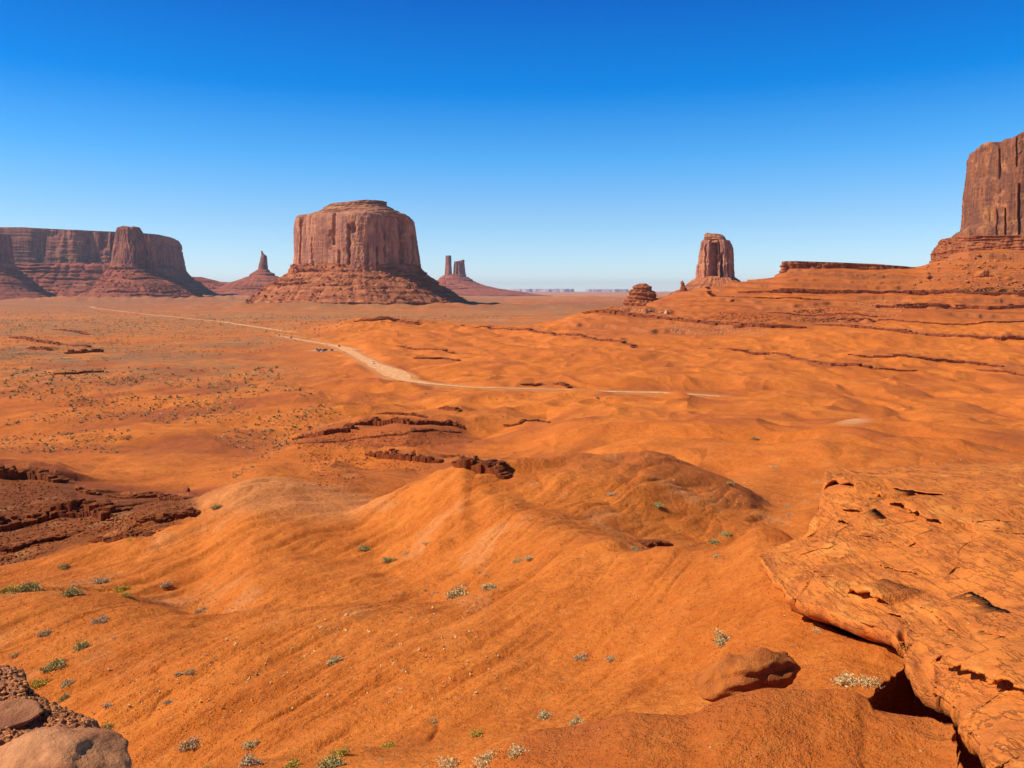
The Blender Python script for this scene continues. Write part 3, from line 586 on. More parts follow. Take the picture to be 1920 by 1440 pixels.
# ---- colour masks (soil kinds, plus shade painted on crag and dune)
VEG = sstep(1250, 1700, GY) * (1 - sstep(7000, 14000, GY)) * (1 - sstep(1000, 1100, PXG) * (1 - sstep(1500, 1600, GY)))
VEG = np.maximum(VEG, band(420, 800, 2400, 3000) * (1 - RIGHT) * 0.95)
VEG = VEG * (1 - 0.55 * sstep(900, 980, PXG) * sstep(3500, 4500, GY))
RED = sstep(2300, 3300, GY) * (0.55 + 0.4 * fbm(GX / 700, GY / 1800, 83, 3))
RED = np.maximum(RED, band(200, 300, 800, 1200) * (1 - RIGHT) * sstep(-0.15, 0.45, fbm(GX / 60, GY / 110, 84, 3)) * 0.8)
crag = (1 - sstep(380, 440, PXG)) * band(112, 135, 178, 186)
RED = np.maximum(RED, crag * 1.0)
RED = np.maximum(RED, band(140, 200, 700, 1000) * RIGHT * sstep(0.1, 0.55, fbm(GX / 38, GY / 50, 85, 3)) * 0.55)
RED = np.maximum(RED, sstep(540, 590, PXG) * (1 - sstep(860, 900, PXG)) * band(255, 280, 350, 366) * 0.75)
RED = np.maximum(RED, hm * (0.45 + 0.30 * fbm(GX / 60, GY / 40, 86, 3) + 0.55 * sstep(0.0, 0.4, perlin(s_ / 2.6, GX / 260, 93))))
RED = np.maximum(RED, sstep(900, 1000, PXG) * band(10, 12, 20.5, 21.5) * (0.35 + 0.3 * fbm(GX / 3, GY / 3, 87, 3)))
# centre dune face reddened, painting in the shade of its slope
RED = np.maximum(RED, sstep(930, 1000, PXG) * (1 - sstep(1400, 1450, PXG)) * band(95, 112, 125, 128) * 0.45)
PALE = np.maximum(PALE, (1 - sstep(90, 190, np.hypot((PXG - 560) * 0.7, (GY - 118) * 9))) * 0.38)
PALE = np.maximum(PALE, sstep(0.35, 0.7, fbm(GX / 7, GY / 12, 88, 3)) * band(40, 60, 130, 200) * 0.30)
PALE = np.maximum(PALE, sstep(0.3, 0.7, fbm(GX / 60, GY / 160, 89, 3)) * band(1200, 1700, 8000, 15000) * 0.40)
PALE = np.maximum(PALE, (1 - sstep(10, 45, np.hypot(PXG - 1600, (GY - 262) * 3))) * 0.9)
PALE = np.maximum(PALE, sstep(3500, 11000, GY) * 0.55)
PYG = HY - F * GZ / GY + 6 * perlin(GX / 3, GY / 4, 96)
CRAG_SHADE = (GY > 104) * (GY < 190) * (PXG < 400) * sstep(0, 10, PYG - np.interp(PXG, [-900, 0, 100, 160, 350, 372], [876, 878, 884, 914, 922, 940])) * sstep(0, 14, np.interp(PXG, [-900, 0, 60, 120, 190, 270, 340, 378, 390], [1120, 1092, 1062, 1034, 1020, 1008, 985, 955, 900]) - PYG)  # shade of the left crag slope, painted into the ground colour
CRAG_SHADE = np.maximum(CRAG_SHADE * (0.72 + 0.28 * sstep(-0.5, 0.2, fbm(GX / 4, GY / 5, 95, 3))), 0)
PALE *= 1 - np.clip(ROCK, 0, 1)
gv = np.stack([GX + OX, GY + OY, GZ], -1)
mesh_np('ground', gv, grid_faces(NR, NC), M_GROUND, attrs={'dark': np.clip(CRAG_SHADE, 0, 1), 'rock': np.clip(ROCK, 0, 1), 'veg': np.clip(VEG, 0, 1), 'red': np.clip(RED, 0, 1), 'pale': np.clip(PALE, 0, 1)})['kind'] = 'structure'

_V = HY - F * GZ / GY; _Vm = np.minimum.accumulate(_V[8:], 0); _pys = np.arange(548.0, 1500.0, 1.0)
VIS = np.stack([np.interp(_pys, _Vm[::-1, j], GY[8:][::-1, j]) for j in range(NC)], 1)
def hitv(px, py):
    j = np.clip(np.searchsorted(PX, px), 0, NC - 1); k = np.clip((np.asarray(py) - 548.0), 0, len(_pys) - 1.01); k0 = k.astype(int); f = k - k0
    y = VIS[k0, j] * (1 - f) + VIS[k0 + 1, j] * f
    return (np.asarray(px) - 960) / F * y, y, -(np.asarray(py) - HY) / F * y
# road surface
rv, rf = [], []
for Q, W, Zr in road_pts:
    T = np.gradient(Q, axis=0); T /= np.hypot(T[:, 0], T[:, 1])[:, None]; N = np.stack([-T[:, 1], T[:, 0]], 1)
    b0 = len(rv) * 0 + sum(len(a) for a in rv)
    cols = np.linspace(-0.5, 0.5, 5)
    P = Q[:, None, :] + N[:, None, :] * (cols[None, :, None] * W[:, None, None] * (1 + 0.25 * perlin(Q[:, 0] / 30, Q[:, 1] / 30, 3))[:, None, None])
    lift = 0.18 + Q[:, 1] / 3000 * 0.5
    z = np.broadcast_to((Zr + lift)[:, None], P.shape[:2])
    rv.append(np.concatenate([P, z[..., None]], -1).reshape(-1, 3)); rf.append(grid_faces(len(Q), 5) + b0)
mesh_np('road', np.concatenate(rv), np.concatenate(rf), M_ROAD)['kind'] = 'structure'
#@@PART2
# ================================================================ buttes and mesas
def pz(py, Y): return (HY - py) / F * Y
def pxx(px, Y): return (px - 960) / F * Y
def rings_mesh(name, parent, mat, Y0, rings, rot=0.4, ratio=0.8, sq=3.2, N=700, nz=120, flute=(), notch=(), steps=0.0, slab=(), top=None,
               rough=1.0, close=True, seed=1, origin=None, smooth=True, gully=0.0):
    """a rock body built from outline rings (picture row, left edge, right edge) at distance Y0, displaced by joints, columns and beds"""
    rot = -rot; rg = np.array(rings, float); order = np.argsort(-rg[:, 0], kind='stable'); rg = rg[order]
    s = np.concatenate([[0], np.cumsum(np.abs(np.diff(rg[:, 0])) + 0.25 * np.abs(np.diff(rg[:, 2] - rg[:, 1])) + 1e-3)])
    t = np.linspace(0, s[-1], nz)
    py = np.interp(t, s, rg[:, 0]); xl = np.interp(t, s, rg[:, 1]); xr = np.interp(t, s, rg[:, 2])
    th = np.linspace(0, 2 * np.pi, N, endpoint=False)
    c, n = np.cos(th), np.sin(th)
    ex = np.sign(c) * np.abs(c) ** (2 / sq); ey = ratio * np.sign(n) * np.abs(n) ** (2 / sq)
    rx = ex * math.cos(rot) - ey * math.sin(rot); ry = ex * math.sin(rot) + ey * math.cos(rot)
    k = np.abs(rx).max(); rx /= k; ry /= k
    cx = pxx((xl + xr) / 2, Y0); hw = (xr - xl) / 2 / F * Y0; z = pz(py, Y0)
    X = cx[:, None] + hw[:, None] * rx; Y = Y0 + hw[:, None] * ry; Zv = np.repeat(z[:, None], N, 1)
    PP = X / Y * F + 960; pa = PP.min(1, keepdims=True); pb = PP.max(1, keepdims=True)
    X = (xl[:, None] + (PP - pa) * (xr - xl)[:, None] / (pb - pa + 1e-9) - 960) / F * Y
    dx = (np.roll(X, -1, 1) - np.roll(X, 1, 1)); dy = (np.roll(Y, -1, 1) - np.roll(Y, 1, 1))
    ln = np.hypot(dx, dy) + 1e-9; nx, ny = dy / ln, -dx / ln
    flip = np.sign((nx * (X - cx[:, None]) + ny * (Y - Y0)).mean()); nx *= flip; ny *= flip
    for _ in range(3):
        nx = (np.roll(nx, 3, 1) + nx + np.roll(nx, -3, 1)) / 3; ny = (np.roll(ny, 3, 1) + ny + np.roll(ny, -3, 1)) / 3
    D = np.zeros_like(X)
    hwm = max(hw.max(), 1e-6); fade = np.clip(hw / (0.35 * hw.max()), 0, 1)[:, None]
    for lam, amp, vs in flute:
        D += amp * (np.abs(perlin3(X / lam, Y / lam, Zv / (lam * vs), seed + int(lam))) ** 0.7 - 0.42)
    for lam, amp in slab:      # horizontal beds
        D += amp * (perlin3(X / (lam * 12), Y / (lam * 12), Zv / lam, seed + 31))
    for lam, amp in ((6 * rough, 0.9 * rough), (2.2 * rough, 0.35 * rough)):
        D += amp * perlin3(X / lam, Y / lam, Zv / lam, seed + 51)
    if gully:
        ang = np.arctan2(Y - Y0, X - cx[:, None])
        gl = np.abs(perlin(np.cos(ang) * 5 + 3, np.sin(ang) * 5, seed + 7)) ** 0.8 + 0.5 * np.abs(perlin(np.cos(ang) * 13 + 3, np.sin(ang) * 13, seed + 8)) ** 0.8
        D += gully * (gl - 0.45) * (np.linspace(1, 0.25, nz)[:, None])
    PXv = X / Y * F + 960; front = ny < 0.25
    for a, wdt, dep, y1, y2 in notch:
        jit = 2.0 * perlin(Zv[:, :1] / 25, Zv[:, :1] * 0 + a, seed + 61)
        D -= front * dep * np.exp(-((PXv - a - jit) / wdt) ** 4) * (sstep(y1 - 6, y1 + 4, py) * (1 - sstep(y2 - 2, y2 + 8, py)))[:, None]
    D *= fade
    X = X + nx * D; Y = Y + ny * D
    if steps:
        u = Zv / steps + 0.8 * perlin3(X / (steps * 9), Y / (steps * 9), Zv * 0, seed + 71)
        fr = u - np.floor(u); ph = np.floor(u)
        hardk = (cellnoise(ph, ph * 0 + 3.0, seed) > 0.35) * sstep(-0.15, 0.25, perlin3(X / (steps * 14), Y / (steps * 14), ph * 2.3, seed + 72))
        out = (sstep(0.0, 0.75, fr) - fr) * steps * 1.35 * hardk
        X = X - nx * out * 1.2; Y = Y - ny * out * 1.2
        Zv = Zv + hardk * (sstep(0.78, 0.97, fr) - fr) * steps * 0.35
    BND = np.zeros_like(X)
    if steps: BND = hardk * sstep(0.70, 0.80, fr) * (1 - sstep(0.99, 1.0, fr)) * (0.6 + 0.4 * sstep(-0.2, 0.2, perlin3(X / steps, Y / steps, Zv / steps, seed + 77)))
    if top is not None:
        tx, ty = np.array(top, float).T; zt = pz(np.interp(PXv, tx, ty), Y0); zb = z[0]; zm = z.max()
        kk = np.clip((Zv - zb) / (zm - zb), 0, 1.05)
        Zv = np.where(Zv > zb, zb + kk * (zt - zb), Zv)
    V = np.stack([X, Y, Zv], -1).reshape(-1, 3); Fc = grid_faces(nz, N, True)
    if close:
        V = np.vstack([V, [[X[-1].mean(), Y[-1].mean(), Zv[-1].mean() + 0.1]]]); ci = len(V) - 1; b = (nz - 1) * N
        i = np.arange(N); Fc = np.vstack([Fc, np.stack([b + i, b + (i + 1) % N, np.full(N, ci), np.full(N, ci)], -1)])
        me_v, me_f = V, Fc
    if origin is not None: V = V - np.array(origin)[None, :]
    # last ring closed with triangles written as degenerate-free faces
    quads = Fc[:-N] if close else Fc
    bn = BND.ravel(); bn = np.append(bn, 0) if close else bn
    o = mesh_np(name, V, quads, mat, parent, smooth, attrs={'band': bn})
    if close:
        import bmesh
        bm = bmesh.new(); bm.from_mesh(o.data); bm.verts.ensure_lookup_table(); b = (nz - 1) * N; ci = len(V) - 1
        for i in range(N):
            f = bm.faces.new((bm.verts[b + i], bm.verts[b + (i + 1) % N], bm.verts[ci])); f.smooth = smooth
        bm.to_mesh(o.data); bm.free()
    return o

M_CL = mat_cliff('cliff_rock', (0.72, 0.27, 0.13), (0.46, 0.185, 0.115), 1.0, (0.82, 0.37, 0.17))
M_CAP = mat_talus('cap_rock', 1.5, (0.56, 0.24, 0.10), (0.33, 0.12, 0.06))
M_TAL = mat_talus('talus_rock', 1.0, (0.58, 0.19, 0.065), (0.38, 0.11, 0.045))
M_CLF = mat_cliff('far_cliff_rock', (0.50, 0.17, 0.09), (0.27, 0.085, 0.06), 0.5, (0.58, 0.22, 0.11))
M_TALF = mat_talus('far_talus_rock', 0.6, (0.46, 0.125, 0.055), (0.30, 0.075, 0.042))

# --- the great flat-topped butte in the middle
Y0 = 3400; B = empty('butte', (pxx(668, Y0), Y0, -67), 'broad flat-topped red butte with a pale stepped cap, the largest on the plain', 'butte')
og = tuple(B.location)
rings_mesh('cliff', B, M_CL, Y0, [(524, 538, 797), (512, 542, 791), (503, 545, 789), (480, 548, 786), (455, 548.5, 783), (430, 548, 779), (416, 550, 777), (410, 552, 774), (406, 557, 769), (404, 576, 752)],
           rot=0.52, ratio=0.85, sq=4.4, N=1100, nz=230,
           flute=((95, 20, 9.0), (34, 6, 9.0), (9, 1.6, 5)), slab=((9, 1.0),),
           notch=((561, 1.6, 22, 412, 503), (625, 2.6, 34, 410, 460), (618, 2.0, 16, 440, 470), (654, 2.4, 34, 432, 500), (662, 4, 22, 430, 440), (637, 2.2, 30, 478, 506), (708, 1.8, 24, 470, 508),
                  (755.5, 4.8, 46, 415, 507), (731, 1.6, 12, 418, 450), (722, 1.5, 14, 440, 480), (605, 3.0, 10, 440, 506), (688, 4.0, 10, 462, 508), (585, 1.2, 9, 450, 505), (774, 1.5, 14, 440, 508)),
           seed=5, origin=og, rough=1.3)
rings_mesh('cap', B, M_CAP, Y0, [(412, 560, 766), (405, 562, 765), (401.5, 572, 758), (400.5, 580, 751), (397, 585, 748), (395.5, 592, 741), (390, 602, 733), (388, 606, 726), (386, 606, 725), (382, 612, 726), (380, 616, 726), (379.3, 622, 724)],
           rot=0.4, ratio=0.7, sq=2.8, N=600, nz=90, slab=((4, 5),), flute=((30, 7, 2),), seed=9, origin=og, rough=1.6, steps=7,
           top=[(540, 384), (606, 385), (622, 382.5), (650, 381.5), (690, 379), (722, 378), (760, 379)])
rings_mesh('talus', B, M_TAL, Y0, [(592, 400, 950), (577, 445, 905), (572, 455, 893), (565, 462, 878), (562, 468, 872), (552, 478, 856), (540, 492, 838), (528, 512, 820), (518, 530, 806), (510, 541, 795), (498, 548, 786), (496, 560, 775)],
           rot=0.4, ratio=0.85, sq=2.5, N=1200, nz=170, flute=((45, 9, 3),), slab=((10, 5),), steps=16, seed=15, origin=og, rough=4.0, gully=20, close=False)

# --- long mesa at the left edge
Y0 = 6900; B = empty('mesa', (pxx(120, Y0), Y0, -67), 'long level mesa running off the left edge of the picture', 'mesa'); og = tuple(B.location)
rings_mesh('cliff', B, M_CLF, Y0, [(512, -420, 352), (502, -415, 348), (480, -412, 347), (462, -410, 345), (456, -408, 341), (452, -405, 345), (447, -400, 344), (443, -395, 343)],
           rot=0.06, ratio=0.22, sq=10, N=1700, nz=130, flute=((180, 46, 4), (60, 16, 4), (24, 7, 3)), slab=((14, 5),), notch=((210, 3, 60, 450, 505), (302, 4, 60, 460, 505)),
           seed=21, origin=og, rough=2.2, top=[(-400, 432), (0, 433), (30, 432), (60, 434), (120, 437), (205, 441), (280, 444), (325, 446), (334, 449), (341, 453), (346, 462)])
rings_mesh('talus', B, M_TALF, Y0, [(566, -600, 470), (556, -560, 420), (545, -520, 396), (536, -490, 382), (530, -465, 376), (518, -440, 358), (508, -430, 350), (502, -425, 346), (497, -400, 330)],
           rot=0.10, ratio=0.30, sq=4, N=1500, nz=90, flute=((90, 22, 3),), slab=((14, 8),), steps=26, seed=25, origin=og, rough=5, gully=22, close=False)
# --- butte standing before the mesa
Y0 = 5600; B = empty('butte', (pxx(247, Y0), Y0, -67), 'tall square red butte with two low domes, in front of the long mesa', 'butte'); og = tuple(B.location)
rings_mesh('cliff', B, M_CLF, Y0, [(504, 203, 288), (498, 206, 286), (480, 208, 284), (462, 212, 281), (440, 216.5, 271), (430, 217.5, 270), (426, 220, 267), (424, 230, 260)],
           rot=0.35, ratio=0.8, sq=3.2, N=700, nz=130, flute=((55, 15, 6), (22, 7, 6)), slab=((10, 2),), notch=((242, 1.5, 30, 426, 450), (254, 1.5, 20, 450, 495), (277, 1.5, 20, 452, 490)), seed=31, origin=og, rough=1.8,
           top=[(200, 426), (216, 426), (228, 423.5), (238, 425), (243, 427.5), (250, 425), (262, 426), (268, 431), (275, 445), (290, 460)])
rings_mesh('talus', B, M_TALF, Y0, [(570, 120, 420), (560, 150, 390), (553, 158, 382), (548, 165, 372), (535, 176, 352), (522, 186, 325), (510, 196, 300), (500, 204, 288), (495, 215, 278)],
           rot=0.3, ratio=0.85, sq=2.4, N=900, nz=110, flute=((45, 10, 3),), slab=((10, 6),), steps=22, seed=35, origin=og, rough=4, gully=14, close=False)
# --- its detached spire
B = empty('rock_spire', (pxx(283, Y0), Y0 - 60, -67), 'slender dark pinnacle just right of the square butte before the mesa', 'spire'); og = tuple(B.location)
rings_mesh('column', B, M_CLF, Y0 - 60, [(512, 275, 297), (500, 277, 292), (480, 278, 288), (460, 277.5, 285), (448, 277, 283), (444, 277.5, 281), (441, 276.5, 281.5), (438.5, 278, 280.5)],
           rot=0.2, ratio=0.8, sq=2.5, N=160, nz=80, flute=((22, 5, 5),), seed=37, origin=og, rough=1.4)
# --- block at the far left edge
Y0 = 5900; B = empty('butte', (pxx(-12, Y0), Y0, -67), 'fluted red block cut by the left edge, shadowing its talus', 'butte'); og = tuple(B.location)
rings_mesh('cliff', B, M_CLF, Y0, [(500, -90, 29), (490, -88, 27), (470, -86, 24), (455, -84, 22), (446, -82, 21), (440, -80, 20), (438, -70, 14)],
           rot=0.3, ratio=0.7, sq=3, N=500, nz=100, flute=((40, 14, 6), (18, 6, 6)), notch=((3, 1.5, 25, 440, 495), (12, 1.3, 20, 445, 490)), seed=41, origin=og, rough=1.6)
rings_mesh('talus', B, M_TALF, Y0, [(566, -240, 130), (556, -220, 110), (545, -190, 88), (525, -150, 62), (505, -110, 36), (492, -90, 26), (490, -80, 20)],
           rot=0.3, ratio=0.6, sq=2.4, N=700, nz=80, flute=((45, 8, 3),), slab=((12, 6),), steps=24, seed=43, origin=og, rough=4, gully=12, close=False)
# --- small spire left of the great butte
Y0 = 7600; B = empty('rock_spire', (pxx(490, Y0), Y0, -67), 'narrow stepped red spire on a cone of talus, left of the great butte', 'spire'); og = tuple(B.location)
rings_mesh('column', B, M_CLF, Y0, [(509, 481, 504), (505, 484, 502.5), (495, 485.5, 501.5), (485, 487.5, 501), (480, 489, 500.5), (475, 489.5, 494), (472, 489, 493), (470, 490, 491.5)],
           rot=0.5, ratio=0.8, sq=3, N=260, nz=80, flute=((30, 9, 5),), seed=45, origin=og, rough=1.6)
rings_mesh('talus', B, M_TALF, Y0, [(566, 330, 640), (552, 360, 610), (545, 395, 590), (538, 415, 565), (530, 430, 550), (524, 450, 532), (518, 462, 522), (512, 472, 514), (506, 482, 504), (503, 486, 500)],
           rot=0.4, ratio=0.7, sq=2.2, N=700, nz=90, flute=((60, 12, 3),), slab=((12, 7),), steps=26, seed=47, origin=og, rough=4, gully=16, close=False)
# --- low red saddle between mesa and spire
Y0 = 8200; B = rings_mesh('ridge', None, M_TALF, Y0, [(560, 290, 620), (548, 320, 560), (537, 345, 500), (530, 352, 450), (527, 352, 410), (522, 352, 388), (519, 355, 378)], rot=0.2, ratio=0.35, sq=2.4, N=700, nz=60, flute=((60, 14, 3),), steps=24, seed=49, rough=3, gully=30)
setp(B, 'low stepped red ridge between the long mesa and the small spire', 'ridge')
# --- twin towers right of the great butte
Y0 = 10500; B = empty('butte', (pxx(856, Y0), Y0, -67), 'pair of far purple-red towers on one talus cone, right of the great butte', 'butte'); og = tuple(B.location)
rings_mesh('tower', B, M_CLF, Y0, [(520, 833, 848), (510, 834, 847.3), (495, 834.8, 846.7), (482, 835.3, 846.2), (479.5, 835.5, 846), (479, 837, 845)],
           rot=0.5, ratio=0.9, sq=3.5, N=240, nz=80, flute=((40, 7, 5),), seed=51, origin=og, rough=2)
rings_mesh('tower', B, M_CLF, Y0, [(528, 848, 876), (515, 849.5, 873.5), (505, 850.5, 872.5), (496, 851, 871.5), (490, 851, 871.5), (488, 852, 871), (487, 854, 870)],
           rot=0.45, ratio=0.9, sq=3.2, N=360, nz=80, flute=((60, 22, 5), (30, 8, 5)), notch=((857, 1.2, 50, 480, 520), (866.5, 0.9, 60, 480, 495)), seed=53, origin=og, rough=2,
           top=[(848, 490), (852, 489), (856, 491), (862, 488.5), (866, 490), (868, 487), (871.5, 486.5), (875, 500)])
rings_mesh('talus', B, M_TALF, Y0, [(560, 700, 1090), (552, 745, 1010), (545, 790, 965), (541, 800, 935), (536, 806, 912), (530, 812, 895), (525, 818, 888), (521, 824, 880), (516, 832, 874), (514, 836, 870)],
           rot=0.3, ratio=0.6, sq=2.2, N=800, nz=90, flute=((80, 14, 3),), slab=((14, 9),), steps=30, seed=55, origin=og, rough=5, gully=20, close=False)
# --- tall butte rising behind the ridge at right
Y0 = 3100; B = empty('butte', (pxx(1341, Y0), Y0, -67), 'tall narrow butte with blocky cap and deep cleft, behind the orange ridge', 'butte'); og = tuple(B.location)
rings_mesh('cliff', B, M_CL, Y0, [(545, 1300, 1382), (530, 1303, 1378), (515, 1304.5, 1377), (497, 1305, 1377), (494, 1308, 1376.5), (480, 1309, 1376), (468, 1311, 1375), (458, 1312, 1372.5), (453, 1313, 1371), (451, 1314.5, 1369)],
           rot=0.6, ratio=0.9, sq=3.2, N=700, nz=200, flute=((34, 12, 7), (14, 5, 6)), slab=((7, 1),),
           notch=((1339, 5.0, 55, 452, 530), (1333, 2.5, 30, 456, 530), (1354, 3.2, 36, 480, 530), (1323, 1.3, 14, 462, 530), (1366, 1.5, 16, 470, 530), (1348, 2.0, 18, 455, 490)), seed=61, origin=og, rough=1.2)
rings_mesh('cap', B, M_CAP, Y0, [(456, 1315, 1366), (451, 1318, 1365), (449, 1319, 1363.5), (446, 1319.5, 1363.5), (443, 1320.5, 1361), (440, 1321, 1359), (438, 1325, 1352)],
           rot=0.5, ratio=0.8, sq=3, N=300, nz=50, flute=((12, 5, 3),), slab=((3, 3),), steps=5, seed=65, origin=og, rough=1.0,
           top=[(1315, 438), (1325, 436), (1332, 438.5), (1345, 439), (1355, 440), (1363, 446)])
rings_mesh('talus', B, M_TAL, Y0, [(590, 1200, 1480), (575, 1225, 1450), (560, 1240, 1430), (545, 1265, 1410), (535, 1284, 1398), (527, 1296, 1388), (522, 1303, 1381), (518, 1308, 1374)],
           rot=0.4, ratio=0.85, sq=2.3, N=600, nz=80, flute=((40, 8, 3),), slab=((8, 4),), steps=14, seed=67, origin=og, rough=1.6, gully=20, close=False)
# --- sheer sandstone wall at the right edge
Y0 = 1520; B = empty('butte', (pxx(2080, Y0), Y0, 40), 'huge sheer orange butte wall cut off by the right edge of the picture', 'butte'); og = tuple(B.location)
rings_mesh('cliff', B, mat_cliff('near_cliff_rock', (0.40, 0.145, 0.060), (0.24, 0.092, 0.055), 2.0, (0.66, 0.26, 0.09)), Y0,
           [(490, 1770, 2400), (466, 1777, 2400), (457, 1779, 2398), (445, 1781, 2396), (430, 1787, 2394), (422, 1795, 2392), (419, 1799, 2390), (400, 1801, 2388), (370, 1803, 2386), (350, 1805, 2384), (330, 1808, 2382), (300, 1812, 2380), (285, 1813, 2378), (274, 1813.5, 2377), (270, 1815, 2375), (268.5, 1818, 2372)],
           rot=0.35, ratio=0.5, sq=4.5, N=1500, nz=330, flute=((70, 14, 6), (26, 5, 5), (9, 1.6, 4)), slab=((5, 0.8),),
           notch=((1828, 1.2, 12, 285, 328), (1873.5, 1.6, 22, 275, 326), (1907, 1.2, 14, 275, 320), (1850, 22, 2.6, 328, 334), (1885, 1.5, 14, 400, 455), (1868, 1.2, 8, 395, 455), (1817, 1.2, 7, 418, 455), (1911, 2.2, 16, 360, 455), (1840, 12, 3, 280, 284), (1865, 14, 3, 358, 364)),
           seed=71, origin=og, rough=0.8, top=[(1800, 273), (1816, 270), (1826, 267), (1850, 266.5), (1858, 269), (1868, 277), (1873, 282), (1877, 270), (1884, 267), (1898, 267), (1908, 263), (1915, 259), (1930, 256), (2000, 258), (2400, 262)])
M_RED = mat_cliff('bedded_rock', (0.48, 0.145, 0.045), (0.30, 0.085, 0.035), 3.5, (0.56, 0.20, 0.075))
Y0 = 1440; rings_mesh('foot_ledge', B, M_RED, Y0, [(490, 1742, 2400), (476, 1746, 2400), (470, 1745, 2400), (463, 1750, 2398), (458, 1753, 2396), (455, 1757, 2394), (449, 1758, 2392), (446, 1759, 2392), (443, 1762, 2390)],
           rot=0.25, ratio=0.35, sq=4, N=1300, nz=90, flute=((9, 3.2, 1.5), (25, 5, 2)), slab=((2.2, 3.0),), steps=5, seed=75, origin=og, rough=0.7)

Y0 = 1262; B = rings_mesh('rock_shelf', None, M_RED, Y0, [(512, 1460, 1760), (503, 1463, 1752), (500, 1461, 1750), (496, 1462, 1748), (493, 1463, 1745), (490.5, 1465, 1740)],
           rot=0.02, ratio=0.10, sq=6, N=1400, nz=44, flute=((10, 3.5, 1.3), (28, 6, 2)), slab=((1.8, 2.2),), seed=79, rough=0.7, top=[(1460, 490), (1500, 490), (1560, 492), (1600, 493.5), (1640, 495), (1700, 500), (1740, 504), (1760, 506)])
setp(B, 'dark flat caprock shelf along the crest of the orange ridge', 'rock shelf')
# --- small bedded knoll and pinnacle on the ridge at right
Y0 = 1290; B = rings_mesh('rock_knoll', None, M_RED, Y0, [(582, 1160, 1262), (574, 1168, 1248), (566, 1171, 1238), (558, 1174, 1232), (550, 1177, 1229), (543, 1181, 1225), (537, 1187, 1219), (534, 1193, 1215), (532, 1196, 1213), (531.5, 1200, 1210)],
           rot=0.5, ratio=0.9, sq=2.6, N=420, nz=110, flute=((7, 4.0, 1.2), (16, 4, 2)), slab=((2.4, 2.2),), steps=5.5, seed=81, rough=0.7)
setp(B, 'dark red layered knoll like stacked bricks at the left foot of the orange ridge', 'rock knoll')
Y0 = 1280; B = rings_mesh('rock_pinnacle', None, M_RED, Y0, [(550, 1272, 1292), (541, 1275, 1287), (535, 1276, 1284), (531, 1276, 1283), (528, 1276.5, 1282), (526.5, 1278, 1281)],
           rot=0.2, ratio=0.8, sq=2.5, N=100, nz=30, flute=((5, 1.4, 2),), slab=((2.0, 1.0),), seed=83, rough=0.5)
setp(B, 'small hooked rock pinnacle on the crest below the tall narrow butte', 'rock')
# --- pale mesas on the horizon
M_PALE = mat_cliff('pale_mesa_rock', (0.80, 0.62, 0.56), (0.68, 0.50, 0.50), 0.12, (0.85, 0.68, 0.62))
Y0 = 42000
for nm, rg_, lab, sd_ in (('mesa', [(556, 930, 1082), (549, 945, 1079), (547, 950, 1077), (542.5, 955, 1076), (541.5, 960, 1075)], 'pale lilac mesa on the horizon, left of the narrow gap', 91),
                          ('mesa', [(556, 1094, 1190), (549, 1096, 1182), (547, 1097, 1180), (543.0, 1098, 1178), (542.0, 1099, 1176)], 'pale lilac mesa on the horizon, right of the narrow gap', 92),
                          ('mesa', [(556, 1195, 1330), (550, 1205, 1320), (548, 1210, 1316), (546.5, 1214, 1310)], 'pale distant mesa glimpsed between the layered knoll and the ridge', 93)):
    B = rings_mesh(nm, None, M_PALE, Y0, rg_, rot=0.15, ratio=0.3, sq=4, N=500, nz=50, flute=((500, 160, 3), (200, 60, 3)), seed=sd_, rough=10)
    setp(B, lab, 'mesa')

